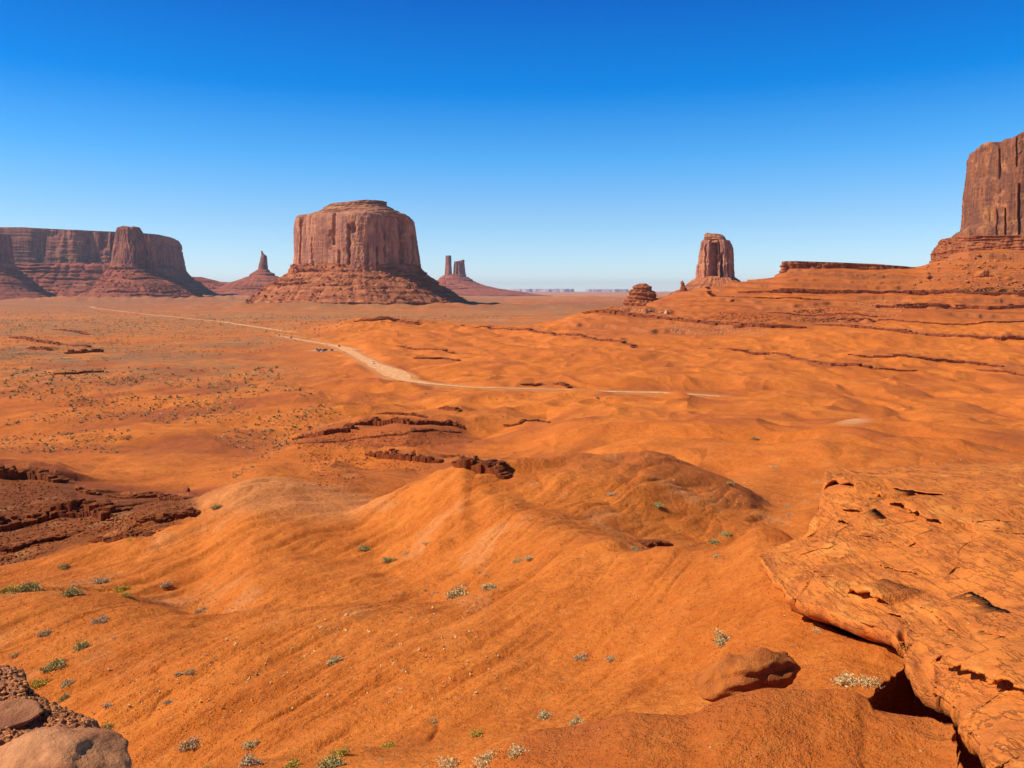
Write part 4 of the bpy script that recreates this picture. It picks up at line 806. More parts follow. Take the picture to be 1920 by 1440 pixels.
# ================================================================ foreground sandstone
M_SAND = mat_sandstone('ledge_sandstone', (0.66, 0.188, 0.030), (0.52, 0.140, 0.027), (0.76, 0.275, 0.055), 1.0, 0.06, True)
def patch(lines, pxs):
    kY, kZ = [], []
    for n_, pts in lines:
        xs = [p[0] for p in pts]; ys = np.array([p[2] for p in pts], float)
        zs = np.array([p[1][1] if isinstance(p[1], tuple) else -(p[1] - HY) / F * p[2] for p in pts], float)
        kY.append(np.exp(pchip(xs, np.log(ys), pxs))); kZ.append(pchip(xs, zs, pxs))
    kY, kZ = np.array(kY), np.array(kZ)
    Y, Zv = lines_to_grid(kY, kZ, [l[0] for l in lines])
    return (pxs[None, :] - 960) / F * Y, Y, Zv
pxs = np.arange(1426, 2450, 1.25)
X, Y, Zv = patch([
 (0,  [(1426, 1046, 34), (1490, 1116, 28.5), (1545, 1138, 26.6), (1600, 1158, 25), (1650, 1172, 23.8), (1690, 1188, 22.8), (1702, 1228, 21.6), (1715, 1252, 20.8), (1740, 1288, 19.8), (1765, 1306, 19), (1790, 1324, 18), (1802, 1346, 17), (1816, 1368, 16), (1850, 1398, 14.8), (1900, 1440, 13), (2000, 1530, 11), (2450, 1900, 7.5)]),
 (170, [(1426, 1042, 34.6), (1490, 1098, 29.6), (1545, 1090, 29), (1600, 1110, 27.5), (1650, 1130, 25.8), (1700, 1165, 24), (1740, 1226, 21.3), (1765, 1246, 20.3), (1790, 1260, 19.5), (1850, 1288, 17.8), (1900, 1312, 16.4), (2000, 1360, 14.5), (2450, 1600, 9.5)]),
 (170, [(1426, 1038, 35.3), (1490, 1062, 32), (1545, 1035, 33), (1600, 1045, 31.4), (1700, 1085, 28), (1800, 1130, 24.3), (1900, 1185, 20.8), (2000, 1230, 18.5), (2450, 1400, 13)]),
 (200, [(1426, 1036, 36), (1480, 1026, 36.5), (1530, 992, 38.5), (1540, 955, 41), (1550, 925, 43), (1600, 934, 39.5), (1700, 965, 34.5), (1760, 992, 31.5), (1800, 1010, 29.8), (1860, 1042, 26.8), (1920, 1065, 25), (2000, 1100, 23), (2450, 1200, 17)]),
 (170, [(1426, 1033, 37), (1480, 1018, 39), (1528, 985, 42.5), (1537, 950, 45), (1543, 900, 47), (1550, 881, 47.5), (1600, 877, 48), (1700, 873, 48.5), (1800, 870, 49), (1920, 864, 50), (2450, 850, 52)]),
 (10, [(1426, Z(-17), 40), (1500, Z(-17), 44), (1545, Z(-18), 50), (2450, Z(-14), 56)]),
 (8, [(1426, Z(-22), 48), (1545, Z(-22), 55), (2450, Z(-22), 60)])], pxs)
nr, nc = X.shape
Zb = Zv.copy()
rowi = np.arange(nr)[:, None] / nr
Zv = Zv + 0.05 * perlin(X / 1.1, Y / 1.5, 101) + 0.10 * perlin(X / 3.0, Y / 4.0, 102)
sx_ = Zv + 0.45 * fbm(X / 4.5, Y / 7, 103, 3) - 0.10 * (X - 14) - 0.03 * (Y - 30)
lv = np.cumsum(np.concatenate([[-24], 0.25 + 0.45 * np.random.default_rng(4).random(60)]))
li = np.clip(np.searchsorted(lv, sx_) - 1, 0, len(lv) - 2); lo, hi = lv[li], lv[li + 1]; fr = (sx_ - lo) / (hi - lo)
hd = sstep(-0.12, 0.12, perlin(X / 5.0 + li * 5.1, Y / 8.0 + li * 3.3, 104))
rz = 0.80 * fr + 0.20 * sstep(0.88, 0.97, fr)
Zv = Zv + hd * (rz - fr) * (hi - lo)
gx = np.gradient(Zb, axis=1) / (np.gradient(X, axis=1) + 1e-9)
lip = hd * (sstep(0.86, 0.97, fr) * (1) + (1 - sstep(0, 0.12, fr)) * sstep(0.0, 0.02, fr) * 0) * (hi - lo)
Xo = X - 0.30 * lip; Yo = Y - 0.22 * lip
Zv = Zv + 0.035 * perlin(X / 0.4, Y / 0.4, 105) + 0.014 * perlin(X / 0.12, Y / 0.12, 106)
# lip and shaded underside
lx, ly, lz = Xo[0], Yo[0], Zv[0]
und = []
ragl = 0.12 * perlin(lx / 0.5, ly / 0.5, 141) + 0.22 * perlin(lx / 1.8, ly / 1.8, 142)
for k, (ix, dz) in enumerate([(7.0, -11), (7.0, -3.5), (5.0, -1.4), (1.6, -0.85), (0.35, -0.52), (0.02, -0.40), (-0.05, -0.22), (-0.03, -0.07)]):
    und.append(np.stack([lx + ix * 0.97 + ragl * (k > 2), ly - ix * 0.22 * (1 if k > 3 else 1), lz + dz + 0.05 * perlin(lx / .3 + k, ly / .3, 143)], -1))
top_ = np.stack([Xo, Yo, Zv], -1)
top_[0, :, 0] += ragl; top_[1, :, 0] += ragl * .8; top_[2, :, 0] += ragl * .6; top_[3, :, 0] += ragl * .4
V = np.concatenate([np.array(und), top_])
OUT = empty('sandstone_ledge', (float(X[300, 300]), float(Y[300, 300]), float(Zv[300, 300])))
og = np.array(OUT.location)
mesh_np('bedrock', V.reshape(-1, 3) - og, grid_faces(V.shape[0], nc), M_SAND, OUT)
XO_, YO_, ZO_ = X.copy(), Y.copy(), Zv.copy(); VO_ = HY - F * ZO_ / YO_
def zout(x, y):
    c = np.clip(np.interp(x / y * F + 960, pxs, np.arange(nc)), 0, nc - 1.01).astype(int); return np.array([np.interp(b, YO_[:, a], ZO_[:, a]) for a, b in zip(c.ravel(), y.ravel())]).reshape(c.shape)
def slab(pts, W, thick, gap, seed, under=1.5, side=1):
    """a bedding sheet whose ragged edge stands clear of the rock below"""
    P = []
    for a, b in pts:
        j = int(np.clip(np.searchsorted(pxs, a), 0, nc - 1)); i = int(np.argmin(np.abs(VO_[:600, j] - b))); P.append((XO_[i, j], YO_[i, j]))
    P = np.array(P); t = np.concatenate([[0], np.cumsum(np.hypot(*np.diff(P, axis=0).T))]); n = max(40, int(t[-1] / 0.035)); tt = np.linspace(0, t[-1], n)
    Q = np.stack([np.interp(tt, t, P[:, 0]), np.interp(tt, t, P[:, 1])], 1)
    T = P[-1] - P[0]; T = T / np.hypot(*T); N = np.array([T[1], -T[0]])
    if N @ np.array([0.8, 0.6]) < 0: N = -N
    N = N * side
    rag = 0.16 * perlin(tt / 0.9, tt * 0 + seed, 201) + 0.07 * perlin(tt / 0.28, tt * 0 + seed, 202) + 0.03 * perlin(tt / 0.09, tt * 0 + seed, 203)
    rag += 0.10 * (cellnoise(tt / 0.5, tt * 0 + seed, 204) - 0.5)
    e = sstep(0, 0.22, tt / t[-1]) * (1 - sstep(0.78, 1, tt / t[-1])); e = e * (0.75 + 0.4 * perlin(tt / 1.3, tt * 0 + seed, 205))
    ws = [0.0, 0.0] + list(np.linspace(0.02, 1, 26) ** 1.3 * W)
    rows = []
    us = [(W * 0.7, -0.12), (under, gap * 0.9), (under * 0.5, gap * 0.95), (0.03, gap), (0.0, gap + thick * 0.15), (-0.03, gap + thick * 0.5), (0.0, gap + thick * 0.9)] + [(w_, None) for w_ in np.linspace(0.03, 1, 30) ** 1.2 * W]
    for w_, dz in us:
        C = Q + N[None, :] * (w_ + rag * max(0.0, 1 - w_ / W))[:, None]
        zs = zout(C[:, 0], C[:, 1])
        if dz is None: z = zs + (gap + thick) * e * (1 - w_ / W) ** 0.8 - 0.02 * (w_ / W) - 0.02 * (1 - e) + 0.02 * e * perlin(C[:, 0] / .3, C[:, 1] / .3, 207)
        else: z = zs + dz * e - 0.03 * (1 - e)
        rows.append(np.stack([C[:, 0], C[:, 1], z], 1))
    v = np.array(rows); mesh_np('slab', v.reshape(-1, 3) - og, grid_faces(len(us), n), M_SAND, OUT, smooth=True)
slab([(1503, 884), (1515, 890), (1530, 893), (1545, 895)], 3.13, 0.201, 0.383, 1)
slab([(1546, 914), (1562, 918), (1585, 924), (1612, 932)], 3.52, 0.161, 0.575, 2)
slab([(1628, 926), (1640, 932), (1658, 938)], 1.70, 0.105, 0.255, 3)
slab([(1662, 942), (1680, 956), (1705, 968), (1735, 980), (1760, 990), (1782, 1000)], 5.86, 0.129, 0.383, 4)
slab([(1570, 958), (1590, 963), (1620, 956)], 2.21, 0.105, 0.195, 5)
slab([(1572, 978), (1582, 986), (1596, 988)], 1.53, 0.084, 0.225, 6)
slab([(1632, 1048), (1660, 1064), (1700, 1074), (1740, 1082)], 3.40, 0.070, 0.054, 7)
slab([(1584, 1112), (1600, 1125), (1640, 1133), (1680, 1134)], 2.2, 0.201, 0.332, 8)
slab([(1716, 1130), (1735, 1144), (1755, 1160), (1780, 1176), (1805, 1190)], 2.04, 0.112, 0.081, 9)
slab([(1795, 1158), (1840, 1178), (1880, 1202), (1930, 1218)], 2.72, 0.042, 0.032, 10)
slab([(1820, 1203), (1870, 1222), (1940, 1252)], 2.38, 0.042, 0.032, 11)
slab([(1742, 1236), (1765, 1254), (1790, 1272), (1830, 1290), (1870, 1304), (1905, 1312), (1990, 1340)], 4.30, 0.129, 0.433, 12)
slab([(1655, 876), (1700, 879), (1740, 880), (1795, 881)], 3.40, 0.084, 0.165, 13)
slab([(1845, 1018), (1880, 1036), (1935, 1060)], 2.72, 0.035, 0.027, 14)
slab([(1540, 1040), (1560, 1047), (1590, 1052)], 2.38, 0.056, 0.045, 15)
slab([(1842, 884), (1858, 893), (1885, 900), (1960, 906)], 4.42, 0.112, 0.045, 16)
slab([(1500, 1060), (1540, 1080), (1600, 1092)], 2.38, 0.049, 0.036, 17)
slab([(1600, 1000), (1650, 1012), (1690, 1030)], 2.55, 0.049, 0.041, 18)
slab([(1700, 1020), (1760, 1048), (1820, 1080)], 3.06, 0.042, 0.036, 19)
slab([(1660, 1150), (1690, 1160), (1712, 1175)], 1.53, 0.070, 0.063, 21)
slab([(1760, 1200), (1800, 1222), (1850, 1246)], 1.70, 0.056, 0.036, 22)
setp(OUT, 'broad cracked orange sandstone ledge overhanging a black hollow at lower right', 'rock ledge')

# rubble-covered ledge at lower left
M_RUB = mat_sandstone('rubble_sandstone', (0.44, 0.17, 0.070), (0.32, 0.115, 0.052), (0.52, 0.22, 0.10), 2.5, 0.03)
pxs2 = np.arange(-420, 300, 1.2)
X, Y, Zv = patch([
 (0,  [(-420, Z(-3.6), 3.2), (300, Z(-3.6), 3.2)]),
 (120, [(-420, 1700, 5.6), (0, 1640, 5.8), (300, 1750, 5.6)]),
 (230, [(-420, 1420, 7.6), (0, 1400, 7.8), (120, 1420, 7.6), (200, 1440, 7.4), (300, 1600, 7.0)]),
 (200, [(-420, 1205, 10.2), (-60, 1243, 10.0), (0, 1251, 9.9), (30, 1256, 9.8), (47, 1266, 9.7), (56, 1296, 9.3), (110, 1330, 9.1), (160, 1351, 8.9), (196, 1378, 8.7), (208, 1398, 8.4), (240, 1438, 8.0), (300, 1540, 7.4)]),
 (12, [(-420, Z(-7), 10.6), (0, Z(-7), 10.25), (200, Z(-7), 8.95), (300, Z(-7), 7.6)]),
 (5, [(-420, Z(-14), 11), (300, Z(-14), 9)])], pxs2)
rb = np.abs(perlin(X / 0.085, Y / 0.085, 151)); cell = cellnoise(X / 0.055, Y / 0.055, 152)
msk = sstep(0.0, 0.25, perlin(X / 0.5, Y / 0.5, 153) + 0.32)
Zv = Zv + msk * (0.035 * cell + 0.05 * rb) + 0.03 * perlin(X / 0.3, Y / 0.3, 154) + 0.015 * perlin(X / 0.04, Y / 0.04, 155)
LED = mesh_np('rubble_ledge', np.stack([X, Y, Zv], -1).reshape(-1, 3), grid_faces(*X.shape), M_RUB, smooth=True)
setp(LED, 'dark brown rock ledge strewn with angular rubble in the lower left corner', 'rock ledge')
def zledge(x, y):
    j = int(np.clip(np.searchsorted(pxs2, x / y * F + 960), 0, len(pxs2) - 1)); return float(np.interp(y, Y_L[:, j], Z_L[:, j]))
Y_L, Z_L = Y.copy(), Zv.copy()

# ================================================================ boulders
import bmesh
def ico(sub):
    bm = bmesh.new(); bmesh.ops.create_icosphere(bm, subdivisions=sub, radius=1.0)
    v = np.array([x.co[:] for x in bm.verts]); f = np.array([[x.index for x in q.verts] for q in bm.faces]); bm.free(); return v, f
IV, IF = ico(3); IV4, IF4 = ico(5)
def rock_verts(seed, v, flat=0.7, cuts=7, rough=0.12):
    r = np.random.default_rng(seed); v = v.copy()
    for k in range(cuts):
        n = r.normal(size=3); n /= np.linalg.norm(n); d = r.uniform(0.55, 0.85)
        q = v @ n; v = v - np.outer(np.maximum(q - d, 0), n) * 0.97
    v += v * (rough * perlin3(v[:, 0] * 2 + seed, v[:, 1] * 2, v[:, 2] * 2, seed))[:, None]
    v += v * (rough * 0.4 * perlin3(v[:, 0] * 6 + seed, v[:, 1] * 6, v[:, 2] * 6, seed + 3))[:, None]
    v[:, 2] *= flat; return v
def rock_mesh(name, seed, mat, sub=IV, fc=IF, **k):
    v = rock_verts(seed, sub, **k); me = bpy.data.meshes.new(name)
    me.from_pydata(v.tolist(), [], fc.tolist()); me.materials.append(mat)
    me.polygons.foreach_set('use_smooth', np.full(len(fc), True)); return me
M_BLD = mat_sandstone('boulder_sandstone', (0.54, 0.150, 0.028), (0.38, 0.10, 0.025), (0.60, 0.20, 0.045), 1.6, 0.10)
M_BLR = mat_plain('red_block_rock', (0.40, 0.105, 0.032), (0.26, 0.065, 0.022), 1.3)
M_BLP = mat_plain('pale_block_rock', (0.66, 0.36, 0.18), (0.50, 0.22, 0.09), 1.0)
def big_boulder(name, px, py, Y, sx, sy, sz, seed, mat, label, rotz=0.0, tilt=(0, 0), fn=None, wid=IV4, fc=IF4, **k):
    v = rock_verts(seed, wid, **k) * np.array([sx, sy, sz])
    if fn: v = fn(v)
    q = v / sx; nn = v / np.linalg.norm(v, axis=1)[:, None]; dd = 0
    for fq, am in ((3, 0.045), (7, 0.022), (16, 0.011), (34, 0.006)): dd = dd + am * perlin3(q[:, 0] * fq, q[:, 1] * fq, q[:, 2] * fq * 1.8, seed + fq)
    v += nn * (dd * sx)[:, None]
    me = bpy.data.meshes.new(name); me.from_pydata(v.tolist(), [], fc.tolist()); me.materials.append(mat)
    me.polygons.foreach_set('use_smooth', np.full(len(fc), True))
    o = link(bpy.data.objects.new(name, me)); o.location = (pxx(px, Y), Y, pz(py, Y)); o.rotation_euler = (tilt[0], tilt[1], rotz)
    return setp(o, label, 'boulder')
# the large leaning boulder: flat lit top, undercut shaded front
def lean(v):
    v = v.copy(); t = np.clip((v[:, 0] + 1.9) / 3.8, 0, 1)
    v[:, 2] += 0.62 * (t - 0.5) * (v[:, 2] > -9) - 0.25 * np.maximum(0, t - 0.62) * 3.0
    und = np.clip(-v[:, 2] - 0.05, 0, 1); v[:, 1] += und * 0.9          # front recedes below the lip
    b = 0.09 * perlin3(v[:, 0] * 0.6, v[:, 1] * 0.6, v[:, 2] * 9, 5) + 0.07 * perlin3(v[:, 0] * 2.5, v[:, 1] * 2.5, v[:, 2] * 5, 6); v[:, 1] += b; v[:, 2] += 0.05 * perlin3(v[:, 0] * 1.5, v[:, 1] * 4, v[:, 2] * 2, 8)
    return v
big_boulder('boulder', 1405, 1284, 21.2, 1.54, 0.95, 0.88, 12, M_BLD, 'big leaning boulder with a flat sunlit top and shaded undercut front, beside the black hollow', rotz=0.12, fn=lean, flat=1.0, cuts=9, rough=0.10)
# smooth rocks of the lower left corner
big_boulder('boulder', 95, 1450, 6.7, 0.66, 0.55, 0.235, 22, mat_sandstone('smooth_sandstone', (0.58, 0.24, 0.095), (0.36, 0.13, 0.055), (0.74, 0.38, 0.16), 2.5, 0.03), 'smooth rounded tan rock in the very corner, lower left', rotz=-0.3, flat=1.0, cuts=6, rough=0.10)
big_boulder('rock_slab', -8, 1347, 8.3, 0.42, 0.34, 0.085, 24, M_RUB, 'flat brown slab lying on the rubble of the left ledge', rotz=0.2, flat=1.0, cuts=5, rough=0.12)
big_boulder('rock', -4, 1316, 8.75, 0.055, 0.05, 0.05, 25, M_BLP, 'small orange stone at the left edge above the flat slab', flat=1.0, wid=IV, fc=IF)

ROCKS = {m: [rock_mesh('block', 200 + i + 20 * q, mt, flat=0.75, cuts=9, rough=0.10) for i in range(5)] for q, (m, mt) in enumerate((('red', M_BLR), ('pale', M_BLP), ('tan', M_BLD)))}
def put_rock(px, py, size_px, kind, label, group, name='rock', r=random):
    x, y = hit(px, py); s = size_px / F * y * 0.5
    o = link(bpy.data.objects.new(name, r.choice(ROCKS[kind])))
    o.scale = (s * r.uniform(.8, 1.3), s * r.uniform(.8, 1.3), s * r.uniform(.7, 1.1)); o.rotation_euler = (r.uniform(-.3, .3), r.uniform(-.3, .3), r.uniform(0, 6.3))
    o.location = (x, y, float(zat(x, y)[0]) + s * 0.25); return setp(o, label, 'rock', group)
def scatter_poly(poly, n, r):
    out = []; xs = [p[0] for p in poly]; ys = [p[1] for p in poly]
    while len(out) < n:
        x, y = r.uniform(min(xs), max(xs)), r.uniform(min(ys), max(ys)); c = False
        for k in range(len(poly)):
            (ax, ay), (bx, by) = poly[k], poly[(k + 1) % len(poly)]
            if (ay > y) != (by > y) and x < (bx - ax) * (y - ay) / (by - ay) + ax: c = not c
        if c: out.append((x, y))
    return out
rr = random.Random(3)
SC = [
 ([(0, 900), (90, 905), (200, 950), (240, 990), (120, 1020), (60, 1050), (0, 1060)], 60, (3.5, 9), 'red', 'dark red block tumbled on the shaded crag at left', 'fallen blocks on the shaded crag'),
 ([(240, 970), (370, 940), (365, 965), (270, 1010), (190, 1010)], 26, (3, 7), 'red', 'red block on the lower end of the shaded crag, near the gully', 'fallen blocks at the gully end of the crag'),
 ([(550, 830), (860, 800), (840, 835), (690, 840), (560, 845)], 36, (2.5, 6), 'red', 'small red block below the central crag', 'fallen blocks below the central crag'),
 ([(550, 850), (690, 850), (690, 910), (600, 915)], 40, (2.5, 6), 'red', 'orange-red stone in the scree hollow below the central crags', 'stones in the scree hollow'),
 ([(1500, 575), (1620, 578), (1600, 604), (1440, 602)], 30, (2.5, 5), 'red', 'red block in the boulder belt on the slope of the ridge', 'blocks on the ridge slope'),
 ([(1350, 585), (1450, 590), (1440, 604), (1340, 600)], 24, (2.5, 5.5), 'red', 'reddish block just above the long dark ledge', 'blocks above the long dark ledge'),
 ([(1160, 575), (1260, 580), (1255, 592), (1165, 584)], 14, (3, 6), 'pale', 'pale orange block perched on the lip of the long dark ledge', 'pale blocks on the ledge lip'),
 ([(1250, 610), (1450, 618), (1430, 632), (1260, 625)], 34, (2, 5), 'pale', 'pale stone in the fans below the long dark ledge', 'pale stones below the ledge'),
 ([(1740, 490), (1780, 478), (1920, 470), (1920, 545), (1700, 545)], 85, (4, 12), 'tan', 'orange block in the talus under the great right-hand wall', 'blocks in the talus under the wall'),
 ([(1600, 560), (1720, 565), (1680, 600), (1600, 590)], 20, (2, 5), 'pale', 'pale block on the middle of the ridge slope', 'pale blocks on the ridge slope'),
]
for poly, n, (a, b), kd, lab, grp in SC:
    for x, y in scatter_poly(poly, n, rr): put_rock(x, y, a + (b - a) * rr.random() ** 2.2, kd, lab, grp, r=rr)
put_rock(1840, 517, 26, 'tan', 'largest house-sized orange block in the talus under the right-hand wall', None, 'boulder', rr)
put_rock(1372, 563, 9, 'red', 'lone dark boulder on the smooth slope under the tall narrow butte', None, 'boulder', rr)
put_rock(1250, 587, 10, 'pale', 'brightest pale block on the lip of the long dark ledge', None, 'boulder', rr)
put_rock(649, 1154, 8, 'pale', 'single white stone lying on the near orange slope', None, 'rock', rr)
put_rock(580, 802, 10, 'red', 'dark round boulder at the left end of the central crag', None, 'boulder', rr)
put_rock(349, 922, 16, 'red', 'rounded dark boulder at the right end of the shaded crag', None, 'boulder', rr)

def cube_grid(n=3):
    bm = bmesh.new(); bmesh.ops.create_cube(bm, size=2.0); bmesh.ops.subdivide_edges(bm, edges=bm.edges[:], cuts=n - 1, use_grid_fill=True)
    v = np.array([x.co[:] for x in bm.verts]); f = np.array([[x.index for x in q.verts] for q in bm.faces]); bm.free(); return v, f
CV, CF = cube_grid(3)
def block_var(seed):
    v = CV.copy(); r = np.random.default_rng(seed); L_ = np.linalg.norm(v, axis=1)
    v = v * (1 - 0.10 * (L_ - 1)[:, None]); v += 0.16 * np.stack([perlin3(v[:, 0] * 1.3 + seed, v[:, 1] * 1.3, v[:, 2] * 1.3, seed + k) for k in range(3)], 1)
    v[:, :2] *= (1 + 0.14 * v[:, 2:3]); return v
BV = [block_var(900 + i) for i in range(10)]
def ledge(label, pix, h, wr, dep, mat, layers=2, name='rock_ledge', fill=0.9, seed=1):
    r = random.Random(seed); P = np.array([hitv(np.array([a]), np.array([b]))[:2] for a, b in pix])[:, :, 0]
    t = np.concatenate([[0], np.cumsum(np.hypot(*np.diff(P, axis=0).T))]); vs, fs, b = [], [], 0
    for L2 in range(layers):
        u = 0.0
        while u < t[-1]:
            w_ = r.uniform(*wr) * (1 if L2 == 0 else 0.8)
            if r.random() < fill:
                x, y = np.interp(u + w_ / 2, t, P[:, 0]), np.interp(u + w_ / 2, t, P[:, 1]); k = int(np.clip(np.searchsorted(t, u + w_ / 2) - 1, 0, len(P) - 2))
                a = math.atan2(P[k + 1, 1] - P[k, 1], P[k + 1, 0] - P[k, 0]) + r.uniform(-.18, .18); e = min(1, 4 * u / t[-1] + .35, 4 * (1 - u / t[-1]) + .35)
                y += dep * (-0.2 + 1.0 * L2) * r.uniform(.7, 1.3) + r.uniform(-.35, .35) * dep; hh = h * r.uniform(.55, 1.15) * e * (0.6 if L2 else 1)
                v = r.choice(BV) * np.array([w_ * 0.56, dep * r.uniform(.7, 1.2), hh * 0.62]); c_, s_ = math.cos(a), math.sin(a)
                z = min(float(zat(x, y)[0]), float(zat(x, y - dep)[0]) + h) + hh * 0.12
                vs.append(np.stack([x + v[:, 0] * c_ - v[:, 1] * s_, y + v[:, 0] * s_ + v[:, 1] * c_, z + v[:, 2]], 1)); fs.append(CF + b); b += len(v)
            u += w_ * r.uniform(.80, 1.0)
    V_ = np.concatenate(vs); og_ = V_.mean(0); og_[2] = V_[:, 2].min()
    o = mesh_np(name, V_ - og_, np.concatenate(fs), mat, smooth=False, loc=og_); return setp(o, label, 'rock ledge')
M_LED = mat_cliff('ledge_rock', (0.42, 0.115, 0.034), (0.24, 0.062, 0.024), 9, (0.50, 0.16, 0.05))
M_LEDN = mat_cliff('crag_rock', (0.36, 0.088, 0.020), (0.18, 0.045, 0.014), 20, (0.45, 0.12, 0.03))
LG = [
 ('blocky cliff band at the top of the shaded left crag, cut by the picture edge', [(-60, 890), (0, 894), (60, 896), (108, 904)], 2.59, (0.60, 1.76), 0.83, 4, 'n'),
 ('small dark knob at the right shoulder of the shaded left crag', [(145, 918), (165, 926), (182, 928)], 1.01, (0.30, 0.83), 0.45, 3, 'n'),
 ('ragged cliff band across the middle of the shaded left crag', [(-40, 998), (20, 992), (60, 985), (110, 970), (160, 968), (200, 972), (232, 958)], 1.73, (0.40, 1.32), 0.68, 4, 'n'),
 ('broken ledge on the right top of the shaded left crag', [(205, 930), (260, 934), (300, 932), (352, 934)], 1.08, (0.30, 0.94), 0.52, 3, 'n'),
 ('low ledge just above the bushes at the foot of the shaded crag', [(240, 994), (300, 977), (368, 964)], 0.79, (0.25, 0.77), 0.45, 3, 'n'),
 ('lowest rubble ledge of the shaded left crag', [(170, 1012), (215, 1014), (280, 1005)], 0.65, (0.20, 0.66), 0.38, 3, 'n'),
 ('rubble ledge at the lower left of the shaded crag', [(-40, 1036), (20, 1032), (80, 1014), (140, 1002)], 0.79, (0.25, 0.77), 0.45, 3, 'n'),
 ('left arm of the central crag ending in a round boulder', [(548, 824), (572, 820), (610, 814), (652, 809), (668, 804)], 2.16, (0.60, 1.87), 0.98, 3, 'n'),
 ('long columned top ledge of the central crag', [(650, 799), (700, 797), (770, 796), (845, 798), (866, 803)], 2.74, (0.60, 1.87), 1.05, 3, 'n'),
 ('short upper ledge behind the central crag', [(705, 777), (760, 778), (800, 782)], 1.30, (0.60, 1.65), 0.75, 2, 'n'),
 ('faint lower bench of the central crag', [(560, 832), (640, 828), (700, 820), (760, 814), (860, 810)], 0.72, (0.40, 1.32), 0.60, 2, 'n'),
 ('short columned scarp left of the central knob', [(692, 852), (722, 858), (760, 862), (800, 866), (828, 866)], 2.30, (0.45, 1.32), 0.75, 3, 'n'),
 ('short columned scarp right of the central knob', [(855, 874), (880, 879), (912, 887), (946, 896)], 2.09, (0.40, 1.21), 0.68, 3, 'n'),
 ('small isolated crag up slope of the central crag', [(825, 767), (845, 769), (862, 771)], 2.30, (0.70, 1.87), 0.98, 3, 'n'),
 ('small red outcrop at the bottom of the dark dune', [(1208, 1024), (1232, 1020), (1256, 1024)], 0.55, (0.20, 0.55), 0.35, 3, 'n'),
 ('patch of red ledges on the slope right of the central crags', [(945, 798), (975, 794), (1010, 790), (1030, 792)], 0.94, (0.50, 1.43), 0.68, 3, 'n'),
 ('upper thin black ledge on the left plain', [(20, 632), (60, 638), (110, 646), (165, 650)], 3.2, (4, 11), 3, 1, 'f'),
 ('thick dark sliver of rock on the left plain', [(122, 664), (150, 662), (192, 660)], 5.0, (4, 10), 3.5, 1, 'f'),
 ('short ledge at the left end of the plain ledges', [(55, 652), (92, 656)], 3.6, (4, 9), 3, 1, 'f'),
 ('small far ledge above the others on the left plain', [(100, 618), (145, 622), (165, 628)], 3, (4, 9), 3, 1, 'f'),
 ('low dark ledge nearest of those on the left plain', [(95, 702), (150, 700), (195, 698)], 2.2, (2, 6), 2, 1, 'f'),
 ('caprock rim on the orange hill below the great butte', [(664, 603), (700, 601), (745, 602), (785, 608)], 4.5, (5, 14), 4, 1, 'f'),
 ('long thin rim running right across the orange hills', [(890, 614), (960, 619), (1040, 629), (1120, 638), (1180, 646), (1190, 652)], 3.0, (4, 12), 3, 1, 'f'),
 ('short dark ledge just beyond the middle of the road', [(975, 719), (1020, 721), (1065, 725)], 1.8, (2, 6), 2, 1, 'f'),
 ('dotted ledge on the hills right of the parked cars', [(775, 671), (830, 673), (860, 676)], 2.0, (2.5, 7), 2, 1, 'f'),
 ('thin ledge on the hills upper right of the parked cars', [(745, 649), (820, 656), (880, 663)], 1.8, (4, 10), 2, 1, 'f'),
 ('long broken ledge low on the right slopes, the left-hand one', [(1330, 653), (1380, 658), (1440, 665), (1500, 675), (1560, 685), (1640, 691), (1700, 695)], 2.6, (4, 13), 2.5, 1, 'f'),
 ('long broken ledge low on the right slopes, the middle one', [(1590, 665), (1660, 669), (1730, 673), (1800, 679), (1860, 685), (1960, 691)], 2.2, (4, 13), 2.5, 1, 'f'),
 ('short low ledge at the right edge of the slopes', [(1830, 691), (1880, 697), (1980, 705)], 1.8, (3, 9), 2, 1, 'f'),
 ('main long dark ledge of the ridge with boulders on its lip', [(1095, 587), (1160, 589), (1230, 596), (1300, 604), (1380, 609), (1440, 613), (1500, 614)], 5.2, (5, 15), 4, 2, 'f'),
 ('continuation of the long ridge ledge to the right edge', [(1525, 608), (1600, 613), (1700, 623), (1800, 631), (1880, 635), (1990, 639)], 3.2, (5, 15), 3, 1, 'f'),
 ('short thin ledge above the gap in the ridge ledge', [(1440, 586), (1560, 589), (1640, 593)], 1.8, (4, 11), 2.5, 1, 'f'),
 ('dark double ledge under the great right-hand wall', [(1640, 573), (1700, 575), (1780, 579), (1850, 579), (1990, 571)], 3.8, (5, 14), 3, 2, 'f'),
 ('thin ledge high on the left part of the ridge', [(1270, 549), (1330, 551), (1400, 557), (1460, 559), (1530, 561)], 2.8, (5, 14), 3, 1, 'f'),
 ('thick dark band under the caprock shelf of the ridge', [(1385, 525), (1440, 527), (1520, 531), (1600, 537), (1680, 542), (1740, 546), (1850, 551), (1990, 557)], 5.0, (5, 16), 3.5, 2, 'f'),
 ('discontinuous ledge just under the caprock shelf', [(1470, 515), (1520, 516), (1590, 518), (1640, 519), (1720, 524)], 2.6, (5, 13), 3, 1, 'f'),
 ('fine ledge on the right slope between the two long ones', [(1560, 600), (1640, 603), (1740, 606), (1850, 604), (1960, 600)], 1.8, (4, 12), 2, 1, 'f'),
]
for i_, (lab, pix, h, wr, dep, ly_, kd) in enumerate(LG):
    ledge(lab, pix, h, wr, dep, M_LEDN if kd == 'n' else M_LED, ly_, fill=1.0, seed=40 + i_)

